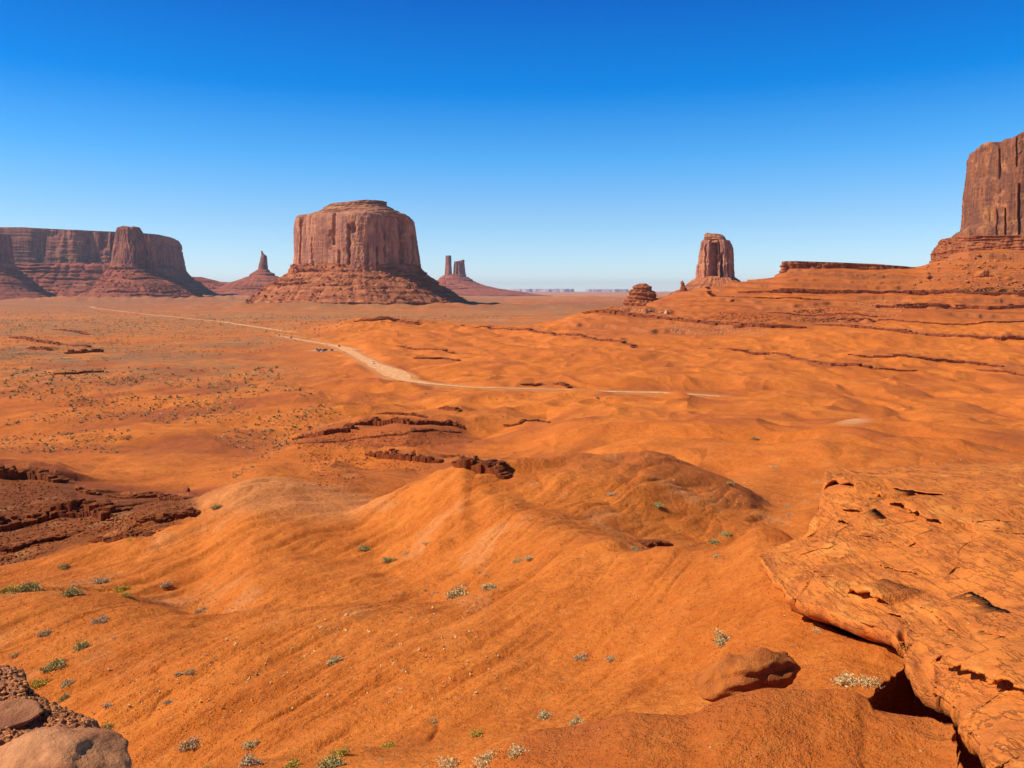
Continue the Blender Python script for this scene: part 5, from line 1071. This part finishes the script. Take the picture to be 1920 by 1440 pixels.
def stuff_mesh(name, items, v0s, fc, mat):
    vs, fs, b = [], [], 0
    for (x, y, z, s, a, q) in items:
        v = v0s[q] * s; c_, s_ = math.cos(a), math.sin(a)
        vs.append(np.stack([x + v[:, 0] * c_ - v[:, 1] * s_, y + v[:, 0] * s_ + v[:, 1] * c_, z + v[:, 2]], 1)); fs.append(fc + b); b += len(v)
    o = mesh_np(name, np.concatenate(vs), np.concatenate(fs), mat, smooth=False); o['kind'] = 'stuff'; return o
IV1, IF1 = ico(1)
small = [rock_verts(400 + i, IV1, flat=0.7, cuts=5, rough=0.2) for i in range(6)]
def stones(name, polys, mat):
    it = []
    for poly, n, (a, b) in polys:
        P = np.array(scatter_poly(poly, n, rr)); hx, hy, hz_ = hitv(P[:, 0], P[:, 1]); H = list(zip(hx, hy)); zz = hz_
        for (x, y), z in zip(H, zz):
            s = (a + (b - a) * rr.random() ** 3) / F * y * 0.5; it.append((x, y, z + s * 0.2, s, rr.uniform(0, 6.3), rr.randrange(6)))
    return stuff_mesh(name, it, small, IF1, mat)
stones('scree', [(p, n * 22, (1.2, 4)) for p, n, _, kd, _, _ in SC if kd == 'red'] + [([(0, 1090), (1700, 1000), (1700, 1180), (1300, 1400), (400, 1440), (0, 1240)], 1500, (0.8, 3.2)), ([(880, 910), (1200, 880), (1400, 950), (1300, 1020), (1140, 1010)], 500, (1, 3)), ([(400, 640), (1900, 640), (1900, 860), (1440, 840), (400, 700)], 800, (0.8, 2.6))], M_BLR)
stones('pale_scree', [(p, n * 14, (1.2, 3.5)) for p, n, _, kd, _, _ in SC if kd != 'red'] + [([(0, 1150), (1700, 1040), (1700, 1180), (1300, 1400), (400, 1440), (0, 1240)], 260, (0.8, 2.2))], M_BLP)
stones('crag_rubble', [([(0, 900), (90, 905), (200, 950), (240, 985), (120, 1020), (60, 1050), (0, 1060)], 1500, (1.5, 6)), ([(200, 930), (350, 930), (368, 960), (270, 1010), (180, 1005)], 700, (1.3, 4.5)), ([(550, 815), (860, 800), (870, 830), (600, 850), (550, 840)], 700, (1.2, 3.5)), ([(690, 860), (820, 868), (800, 885), (700, 875)], 160, (1.2, 3.5)), ([(860, 885), (945, 895), (930, 905), (880, 900)], 100, (1.2, 3))], M_LEDN)
stones('clods', [([(0, 1130), (900, 1110), (1130, 1030), (1600, 1100), (1700, 1230), (1600, 1290), (1500, 1288), (1180, 1340), (850, 1440), (0, 1440)], 15000, (0.7, 3.6)),
                 ([(0, 1000), (400, 950), (860, 880), (1130, 1030), (900, 1100), (0, 1130)], 5000, (0.6, 2.4)), ([(880, 910), (1200, 880), (1400, 950), (1300, 1020), (1140, 1010)], 1500, (0.6, 2.6)),
                 ([(860, 1440), (1180, 1345), (1500, 1292), (1640, 1340), (1790, 1345), (1800, 1440)], 3500, (0.9, 4.5)), ([(1050, 760), (1900, 800), (1900, 860), (1440, 940), (1000, 880)], 1500, (0.6, 1.8))], M_GROUND)
# rubble on the left ledge
it = []
for k in range(2600):
    px = rr.uniform(-40, 235); yy = rr.uniform(7.3, 9.9); x = pxx(px, yy)
    if perlin(np.array([x / .5]), np.array([yy / .5]), 153)[0] < -0.30: continue
    lim = np.interp(px, [-420, 0, 47, 56, 110, 160, 208, 240], [10.2, 9.85, 9.6, 9.2, 9.0, 8.8, 8.3, 7.9])
    if yy > lim: continue
    s = 0.008 + 0.022 * rr.random() ** 2.5; it.append((x, yy, zledge(x, yy) + s * 0.3, s, rr.uniform(0, 6.3), rr.randrange(6)))
stuff_mesh('gravel', it, small, IF1, mat_plain('gravel_rock', (0.68, 0.28, 0.09), (0.36, 0.12, 0.035), 12))

def talus_rubble(label_start, n, smin, smax):
    for root in [o for o in sc.objects if o.parent is None and o.get('label', '').startswith(label_start)]:
        t_ = [c for c in root.children if c.name.startswith('talus')][0]; co = np.empty(len(t_.data.vertices) * 3, np.float32); t_.data.vertices.foreach_get('co', co); co = co.reshape(-1, 3)
        co = co[(co[:, 1] + root.location[1] < root.location[1] - 0) & (co[:, 2] > 2)]; r = np.random.default_rng(9); vs, fs, b = [], [], 0
        clump = perlin(co[:, 0] / 60, co[:, 2] / 30, 3) > -0.1; co = co[clump]
        for p in co[r.integers(0, len(co), n)]:
            sz = smin + (smax - smin) * r.random() ** 4; v = small[r.integers(0, 6)] * sz; vs.append(v + p + r.normal(size=3) * 3 * np.array([1, 1, 0])); fs.append(IF1 + b); b += len(v)
        o = mesh_np('rubble', np.concatenate(vs), np.concatenate(fs), t_.data.materials[0], root, smooth=False); o['kind'] = 'stuff'
talus_rubble('broad flat-topped', 2600, 1.6, 9); talus_rubble('tall square red', 1100, 2.5, 12); talus_rubble('long level mesa', 1200, 3, 14)

# ================================================================ shrubs
def leaf_mat(name, a, b):
    s = NT(name); s.b.inputs['Roughness'].default_value = 0.8
    return s.out(s.mix(s.rng(s.noise(9, 2, 0.5), 0.35, 0.65), a, b))
LM = {'sage': leaf_mat('sage_leaf', (0.54, 0.40, 0.17), (0.72, 0.54, 0.26)), 'green': leaf_mat('green_leaf', (0.38, 0.32, 0.10), (0.56, 0.45, 0.16)),
      'yellow': leaf_mat('rabbitbrush_leaf', (0.70, 0.46, 0.05), (0.46, 0.36, 0.07)), 'dry': leaf_mat('dry_twig', (0.62, 0.40, 0.16), (0.76, 0.52, 0.24)),
      'grey': leaf_mat('grey_twig', (0.52, 0.37, 0.19), (0.68, 0.49, 0.27))}
M_SCRUB = leaf_mat('scrub_leaf', (0.22, 0.17, 0.065), (0.36, 0.28, 0.115))
M_STEM = mat_plain('twig_bark', (0.20, 0.12, 0.07), (0.28, 0.18, 0.10), 20)
def shrub_geo(seed, n=170, leaves=5, spread=1.0):
    r = np.random.default_rng(seed); sv, sf, lv_, lf = [], [], [], []
    for k in range(n):
        a = r.uniform(0, 2 * np.pi); e = np.arccos(r.uniform(0.05, 1.0)); ln = r.uniform(0.55, 1.0) * (0.78 + 0.22 * math.sin(3 * a + seed))
        d = np.array([math.sin(e) * math.cos(a) * spread, math.sin(e) * math.sin(a) * spread, math.cos(e) * 0.85]); base = d * np.array([1, 1, 0]) * 0.15
        tip = base + d * ln; mid = (base + tip) / 2 + r.normal(size=3) * 0.05
        w_ = np.cross(d, r.normal(size=3)); w_ /= np.linalg.norm(w_) + 1e-9
        b = len(sv); sv += [base - w_ * .014, base + w_ * .014, mid - w_ * .009, mid + w_ * .009, tip - w_ * .003, tip + w_ * .003]
        sf += [[b, b + 1, b + 3, b + 2], [b + 2, b + 3, b + 5, b + 4]]
        for q in range(leaves):
            t = r.uniform(0.45, 1.05); p = base * (1 - t) + tip * t + r.normal(size=3) * 0.045; u = r.normal(size=3) * 0.045; v = r.normal(size=3) * 0.028
            u[2] = abs(u[2]) + 0.02; b2 = len(lv_); lv_ += [p - v, p + v, p + u + v * .5, p + u - v * .5]; lf += [[b2, b2 + 1, b2 + 2, b2 + 3]]
    return np.array(sv), np.array(sf), np.array(lv_), np.array(lf)
def me_from(name, v, f, mats, mi=None):
    me = bpy.data.meshes.new(name); me.from_pydata(v.tolist(), [], f.tolist())
    for m in mats: me.materials.append(m)
    if mi is not None: me.polygons.foreach_set('material_index', mi)
    return me
PROTO, SMALL = {}, {}
for kd in LM:
    PROTO[kd] = []; SMALL[kd] = []
    for i in range(3):
        g = shrub_geo(500 + i * 7 + len(kd), 170, 8 if kd != 'dry' else 4, 1.15)
        PROTO[kd].append((me_from('foliage', g[2], g[3], [LM[kd]]), me_from('twigs', g[0], g[1], [M_STEM if kd != 'dry' else LM['dry']])))
        g = shrub_geo(600 + i * 7 + len(kd), 60, 5, 1.2)
        SMALL[kd].append(me_from('shrub', np.vstack([g[2] , g[0]]), np.vstack([g[3], g[1] + len(g[2])]), [LM[kd], M_STEM], np.concatenate([np.zeros(len(g[3])), np.ones(len(g[1]))]).astype(np.int32)))
def slope_rot(x, y, e=0.4):
    z = zat([x - e, x + e, x, x], [y, y, y - e, y + e]); return (math.atan2(z[3] - z[2], 2 * e) * .6, -math.atan2(z[1] - z[0], 2 * e) * .6, rr.uniform(0, 6.3))
def shrub(px, py, wpx, kd, label, group=None, squash=0.85):
    x, y = hit(px, py); s = wpx / F * y * 0.72; z = float(zat(x, y)[0])
    o = empty('shrub', (x, y, z - 0.05 * s), label, 'shrub', group)
    a, b = rr.choice(PROTO[kd])
    for nm, me in (('foliage', a), ('twigs', b)): link(bpy.data.objects.new(nm, me), o)
    o.scale = (s, s, s * squash); o.rotation_euler = slope_rot(x, y); return o
for a in [
 (52, 1107, 38, 'green', 'largest dark green bush in the gully at the left edge'), (15, 1112, 34, 'yellow', 'yellow-green bush at the very left edge of the gully'),
 (135, 1114, 32, 'green', 'low spreading bush in the left gully, right of the dark green one'), (187, 1093, 24, 'grey', 'grey bush on the slope above the left gully'),
 (309, 1100, 20, 'grey', 'isolated grey bush on the pale slope, right of the left gully'), (228, 1108, 24, 'yellow', 'yellow bush in the middle of the left gully, upper of two'),
 (234, 1118, 18, 'yellow', 'yellow bush in the middle of the left gully, lower of two'), (377, 1148, 20, 'grey', 'grey bush on the crest at the right end of the left gully'),
 (187, 1166, 24, 'grey', 'grey bush on the near slope below the left gully'), (83, 1190, 20, 'grey', 'small leaning bush on the near slope, far left'),
 (155, 1213, 26, 'green', 'green bush on the far-left near slope, above the larger one'), (103, 1250, 34, 'green', 'large green bush just above the dark rubble ledge'),
 (25, 1230, 14, 'dry', 'pale tuft near the left edge above the rubble ledge'), (128, 1283, 22, 'sage', 'thin bush beside the rubble ledge, with bare twigs'),
 (75, 1285, 30, 'yellow', 'yellow-green bush growing behind the rubble ledge'), (122, 1310, 20, 'green', 'green bush at the rim of the rubble ledge'),
 (203, 1325, 18, 'grey', 'grey bush on the slope right of the rubble ledge'), (205, 1363, 18, 'green', 'green tuft touching the right end of the rubble ledge'),
 (317, 1318, 18, 'grey', 'grey bush beside the long thin crack in the near slope'), (356, 1262, 16, 'grey', 'grey bush above the thin crack, right one of a pair'),
 (335, 1265, 14, 'grey', 'grey bush above the thin crack, left one of a pair'), (355, 1400, 32, 'grey', 'wide grey bush near the bottom of the near slope'),
 (470, 1399, 26, 'sage', 'sage bush near the bottom gully, upper left of the dark one'), (468, 1434, 34, 'grey', 'dark twiggy bush at the bottom edge in the gully head'),
 (630, 1243, 30, 'sage', 'round bush alone in the middle of the near slope'), (638, 1416, 28, 'yellow', 'bright yellow round bush at the bottom of the slope'),
 (729, 1402, 22, 'yellow', 'smaller yellow bush right of the bright round one'), (625, 1440, 48, 'green', 'wide olive bush cut by the bottom edge'),
 (548, 1438, 26, 'yellow', 'low olive-yellow bush at the bottom edge, left of the wide one'), (814, 1354, 20, 'dry', 'dry brown tuft at the head of a small gully'),
 (896, 1380, 24, 'yellow', 'yellow-green bush in the gully right of centre bottom'), (1022, 1345, 26, 'sage', 'rounded sage bush low on the slope, left one of two'),
 (1081, 1356, 24, 'sage', 'rounded sage bush low on the slope, right one of two'), (970, 1412, 34, 'dry', 'straw-coloured bush on the bank near the bottom edge'),
 (912, 1430, 44, 'dry', 'large pale dry bush at the bottom edge, fullest of the dry ones'), (845, 1437, 42, 'dry', 'pale dry bush at the bottom edge, left of the fullest one'),
 (1089, 1235, 20, 'grey', 'grey bush on the bare slope, left one of a spaced pair'), (1146, 1238, 20, 'grey', 'faint grey bush on the bare slope, right one of a spaced pair'),
 (1357, 1204, 36, 'sage', 'largest round sage bush, just above the leaning boulder'), (1590, 1280, 44, 'dry', 'sprawling dry pale bush between the leaning boulder and the hollow'),
 (1630, 1284, 34, 'dry', 'dry pale bush right against the edge of the black hollow'), (1532, 1184, 16, 'dry', 'small dry tuft on the slope below the ledge edge'),
 (683, 1031, 22, 'green', 'bright green bush on the slope below the central ridge, upper one'), (728, 1052, 20, 'green', 'green bush on the slope below the central ridge, lower one'),
 (920, 1104, 26, 'sage', 'tall sage bush on the crest of the near spur'), (857, 1117, 34, 'sage', 'broad sage bush in the hollow behind the near spur'),
 (972, 1052, 16, 'sage', 'grey bush on the flank of the central ridge, left of a pair'), (994, 1049, 20, 'sage', 'grey bush on the flank of the central ridge, right of a pair'),
 (799, 1020, 16, 'dry', 'pale dry bush on the central slope'), (762, 1038, 14, 'dry', 'small pale tuft on the central slope'),
 (405, 952, 18, 'green', 'dark green bush beyond the end of the shaded crag'), (120, 1064, 16, 'green', 'green bush below the shaded crag'),
 (1232, 950, 20, 'green', 'dark green bush in the middle of the dark dune face'), (1146, 928, 14, 'grey', 'grey bush high on the dark dune face'),
 (1190, 1031, 16, 'grey', 'grey bush at the left foot of the dark dune'), (1339, 1017, 18, 'green', 'green bush in the wash at the right foot of the dark dune'),
 (1361, 1003, 18, 'green', 'leafy bush on the cut bank of the wash'), (1345, 1044, 12, 'sage', 'small sage bush on the near side of the wash'),
 (1368, 908, 12, 'green', 'green bush at the right shoulder of the dark dune'), (1415, 823, 12, 'green', 'bright green bush on the far orange dune at right'),
 (1479, 950, 12, 'grey', 'upper grey bush on the sand left of the ledge edge'), (1481, 966, 10, 'grey', 'lower grey bush on the sand left of the ledge edge'),
 (1453, 878, 12, 'sage', 'sage bush on the sand above the tip of the ledge'),
]: shrub(*a)
def small_shrubs(poly, n, wr, kinds, label, group):
    for x, y in scatter_poly(poly, n, rr):
        X_, Y_ = hit(x, y); s = rr.uniform(*wr) / F * Y_ * 0.5
        o = link(bpy.data.objects.new('shrub', rr.choice(SMALL[rr.choice(kinds)]))); o.location = (X_, Y_, float(zat(X_, Y_)[0]) - .03 * s)
        o.scale = (s, s, s * rr.uniform(.6, .9)); o.rotation_euler = (0, 0, rr.uniform(0, 6.3)); setp(o, label, 'shrub', group)
small_shrubs([(0, 1150), (500, 1150), (900, 1130), (1000, 1250), (900, 1400), (400, 1380), (260, 1300)], 30, (6, 13), ['grey', 'sage', 'dry'], 'tiny grey tuft on the near orange slope', 'tufts on the near slope')
small_shrubs([(0, 1095), (240, 1100), (240, 1115), (0, 1112)], 12, (8, 16), ['sage', 'yellow', 'grey'], 'small bush along the left gully', 'bushes along the left gully')
small_shrubs([(620, 1120), (930, 1060), (940, 1095), (800, 1125)], 20, (7, 15), ['sage', 'grey', 'dry'], 'small bush in the hollow behind the near spur', 'bushes behind the near spur')
small_shrubs([(480, 900), (600, 890), (700, 930), (700, 945), (600, 930)], 16, (4, 9), ['sage', 'green'], 'small bush along the wash below the scree hollow', 'bushes in the wash under the scree')
small_shrubs([(1000, 920), (1250, 900), (1400, 960), (1250, 1010), (1140, 1000)], 22, (4, 10), ['grey', 'sage'], 'small grey bush on the dark dune face', 'bushes on the dark dune')
small_shrubs([(300, 850), (480, 830), (600, 850), (420, 910), (330, 905)], 30, (4, 10), ['sage', 'green', 'dry'], 'low bush on the flats beyond the shaded crag', 'bushes beyond the crag')
small_shrubs([(1450, 860), (1920, 830), (1920, 855), (1560, 870), (1460, 885)], 16, (4, 9), ['sage', 'green'], 'small bush on the dunes beyond the ledge', 'bushes beyond the ledge')
small_shrubs([(180, 1010), (270, 1000), (300, 1012), (220, 1018)], 8, (8, 14), ['yellow', 'sage'], 'yellowish bush at the foot of the shaded crag', 'bushes at the crag foot')
small_shrubs([(0, 740), (500, 720), (560, 800), (300, 880), (0, 870)], 60, (4, 10), ['sage', 'green', 'grey'], 'small bush on the left flats between the crag and the plain', 'bushes on the left flats')
small_shrubs([(380, 1400), (900, 1380), (960, 1400), (860, 1440), (380, 1440)], 14, (10, 20), ['dry', 'yellow', 'sage'], 'small dry bush along the gully at the bottom edge', 'bushes in the bottom gully')
# distant scrub, past counting
lv2 = []
for i in range(6):
    g = shrub_geo(700 + i, 1, 14, 1.0); r_ = np.random.default_rng(i); q = r_.normal(size=(9, 3)) * 0.4; q[:, 2] = np.abs(q[:, 2]) * .7 + .2
    vv = []
    for p in q:
        u = r_.normal(size=3) * .5; w_ = r_.normal(size=3) * .4; vv += [p, p + u, p + u + w_, p + w_]
    lv2.append(np.array(vv))
FQ = np.arange(36).reshape(9, 4)
def scrub(name, polys, mat):
    it = []
    for poly, n, (a, b) in polys:
        P = np.array(scatter_poly(poly, n, rr)); hx, hy, hz_ = hitv(P[:, 0], P[:, 1]); H = list(zip(hx, hy)); zz = hz_
        for (x, y), z in zip(H, zz):
            if perlin(np.array([x / 55]), np.array([y / 80]), 7)[0] < -0.22: continue
            s = (a + (b - a) * rr.random() ** 2) / F * y * 0.5; it.append((x, y, z, s, rr.uniform(0, 6.3), rr.randrange(6)))
    return stuff_mesh(name, it, lv2, FQ, mat)
scrub('scrub', [([(0, 600), (1000, 590), (620, 625), (500, 660), (0, 700)], 6000, (0.9, 3.0)), ([(0, 690), (520, 690), (640, 780), (440, 900), (400, 850), (0, 850)], 3200, (1.8, 7)),
                ([(0, 580), (560, 590), (1100, 590), (960, 600), (0, 620)], 3000, (0.8, 2.4)), ([(600, 730), (1100, 740), (1000, 800), (650, 780)], 240, (1.5, 4)), ([(1040, 740), (1150, 745), (1100, 785), (1050, 775)], 60, (2, 5))], M_SCRUB)
scrub('dry_grass', [([(0, 700), (560, 690), (660, 780), (440, 900), (400, 850), (0, 850)], 2600, (1.2, 4.5)), ([(0, 1140), (900, 1130), (1000, 1300), (300, 1380)], 420, (3, 8)), ([(1000, 880), (1400, 900), (1920, 850), (1440, 960)], 160, (1.5, 4))], LM['dry'])

# ================================================================ vehicles
M_GLS = mat_plain('car_glass', (0.02, 0.025, 0.03)); M_GLS.node_tree.nodes['Principled BSDF'].inputs['Roughness'].default_value = 0.08
M_GLS.node_tree.nodes['Principled BSDF'].inputs['Specular IOR Level'].default_value = 0.6
M_TYR = mat_plain('tyre_rubber', (0.02, 0.02, 0.02)); M_RIM = mat_plain('rim_metal', (0.45, 0.45, 0.46)); M_LMP = mat_plain('lamp_glass', (0.75, 0.75, 0.72))
PAINT = {}
for nm, c in (('white', (0.82, 0.83, 0.85)), ('black', (0.025, 0.027, 0.032)), ('silver', (0.50, 0.52, 0.55)), ('grey', (0.10, 0.11, 0.13)), ('maroon', (0.09, 0.03, 0.028))):
    m_ = mat_plain('paint_' + nm, c); q = m_.node_tree.nodes['Principled BSDF']; q.inputs['Roughness'].default_value = 0.3; q.inputs['Specular IOR Level'].default_value = 0.5; PAINT[nm] = m_
def loft(secs, mat, name, parent, bev=0.05):
    """cross sections (x, half width, z0, z1) lofted along the car"""
    bm = bmesh.new(); rows = []
    for x, hw, z0, z1, hw1 in secs:
        rows.append([bm.verts.new(p) for p in ((x, -hw, z0), (x, hw, z0), (x, hw1, z1), (x, -hw1, z1))])
    for a, b in zip(rows, rows[1:]):
        for i in range(4): bm.faces.new((a[i], a[(i + 1) % 4], b[(i + 1) % 4], b[i]))
    bm.faces.new(rows[0][::-1]); bm.faces.new(rows[-1])
    bmesh.ops.recalc_face_normals(bm, faces=bm.faces)
    bmesh.ops.bevel(bm, geom=list(bm.edges), offset=bev, segments=2, affect='EDGES', clamp_overlap=True)
    me = bpy.data.meshes.new(name); bm.to_mesh(me); bm.free(); me.materials.append(mat); return link(bpy.data.objects.new(name, me), parent)
def cyl(name, r, w_, mat, parent, loc):
    bm = bmesh.new(); bmesh.ops.create_cone(bm, cap_ends=True, segments=20, radius1=r, radius2=r, depth=w_)
    bmesh.ops.rotate(bm, verts=bm.verts, matrix=__import__('mathutils').Matrix.Rotation(R(90), 3, 'X'))
    me = bpy.data.meshes.new(name); bm.to_mesh(me); bm.free(); me.materials.append(mat); o = link(bpy.data.objects.new(name, me), parent); o.location = loc; return o
def car(x, y, z, rz, paint, label, kind='suv', group=None):
    c = empty('parked_car' if group else 'car', (x, y, z), label, 'car', group); c.rotation_euler = (0, 0, rz)
    h = {'suv': 1.78, 'sedan': 1.45, 'van': 2.15}[kind]
    loft([(-2.35, .80, .45, .85, .78), (-2.2, .92, .32, 1.05, .88), (-.9, .94, .28, 1.08, .90), (1.0, .94, .28, 1.05, .90), (2.1, .92, .32, .92, .86), (2.35, .78, .42, .75, .74)], PAINT[paint], 'body', c)
    b = -2.15 if kind != 'sedan' else -1.55; f = 1.0 if kind != 'van' else 1.6
    loft([(b, .84, 1.0, 1.06, .82), (b + .35, .82, 1.0, h - .06, .66), (f - .75, .82, 1.0, h - .04, .66), (f, .84, 1.0, 1.05, .82)], M_GLS, 'windows', c, .03)
    loft([(b + .28, .68, h - .10, h - .02, .60), (b + .5, .70, h - .10, h, .62), (f - .95, .70, h - .10, h, .62), (f - .70, .68, h - .12, h - .03, .60)], PAINT[paint], 'roof', c, .02)
    for sx__ in (-1.42, 1.42):
        for sy__ in (-.84, .84):
            w2 = cyl('wheel', .36, .24, M_TYR, c, (sx__, sy__, .36)); cyl('rim', .21, .26, M_RIM, w2, (0, 0, 0))
    for sy__ in (-.62, .62):
        l_ = loft([(2.26, .14, .58, .74, .13), (2.40, .12, .60, .72, .11)], M_LMP, 'headlight', c, .01); l_.location = (0, sy__, 0.06)
    return c
def road_car(px, py, paint, label, kind='suv', off=0.0, turn=0, group=None, head=None):
    best = None
    for Q, W, Zr in road_pts:
        v = HY - F * Zr / Q[:, 1]; u = 960 + F * Q[:, 0] / Q[:, 1]; d = np.hypot(u - px, v - py); i = int(d.argmin())
        if best is None or d[i] < best[0]: best = (d[i], Q, Zr, i)
    _, Q, Zr, i = best; z = Zr[i] + 0.18 + Q[i, 1] / 3000 * 0.5
    y = -z * F / (py - HY); x = pxx(px, y); j = min(i + 1, len(Q) - 1); t = Q[j] - Q[j - 1]
    return car(x, y, z, (head if head is not None else math.atan2(t[1], t[0])) + turn, paint, label, kind, group)
road_car(700, 681, 'white', 'white car driving alone on the wide bend of the dirt road')
road_car(611, 646, 'white', 'white car on the dirt road just above the parking area')
road_car(636, 650, 'black', 'dark car on the dirt road at the junction, right of the white one')
road_car(530, 631, 'white', 'white car at the upper left end of the dirt road bend')
road_car(523, 629.5, 'black', 'dark car close behind the white one at the upper end of the road')
road_car(545.5, 634.5, 'grey', 'dark grey car following below the pair at the upper end of the road')
road_car(622, 657.5, 'grey', 'dark car parked apart, right of the parked row', head=1.2)
for i, (px, py, pt, kd) in enumerate([(594, 657, 'silver', 'van'), (598, 658.5, 'grey', 'suv'), (601, 657, 'black', 'suv'), (604, 659.5, 'white', 'suv'), (608, 658, 'black', 'van'), (612, 657, 'maroon', 'suv')]):
    lb = ['silver van at the left end of the parked row', 'dark grey car second from the left in the parked row', 'black car in the middle of the parked row, behind the white one',
          'white car in the front of the parked row', 'black van right of the white car in the parked row', 'dark maroon car at the right end of the parked row'][i]
    road_car(px, py, pt, lb, kd, head=1.25 + 0.1 * (i % 3), group='vehicles parked beside the dirt road')
road_car(245, 586.3, 'white', 'tiny white vehicle far off on the pale road, left one of two', 'van')
road_car(255, 587.4, 'white', 'tiny white vehicle far off on the pale road, right one of two', 'van')

# ================================================================ air
s = NT('haze_air'); s.t.nodes.remove(s.b)
pv = s.n('VolumePrincipled'); pv.inputs['Color'].default_value = (0.68, 0.84, 1.0, 1); pv.inputs['Density'].default_value = 1.6e-5; pv.inputs['Anisotropy'].default_value = 0.2
s.l(pv.outputs[0], s.t.nodes['Material Output'].inputs['Volume'])
bx = np.array([(x, y, z) for x in (-60000, 60000) for y in (-300, 52000) for z in (-90, 545)], float)
hz = mesh_np('haze', bx, np.array([[0, 1, 3, 2], [4, 6, 7, 5], [0, 4, 5, 1], [2, 3, 7, 6], [0, 2, 6, 4], [1, 5, 7, 3]]), s.m, smooth=False); hz['kind'] = 'stuff'
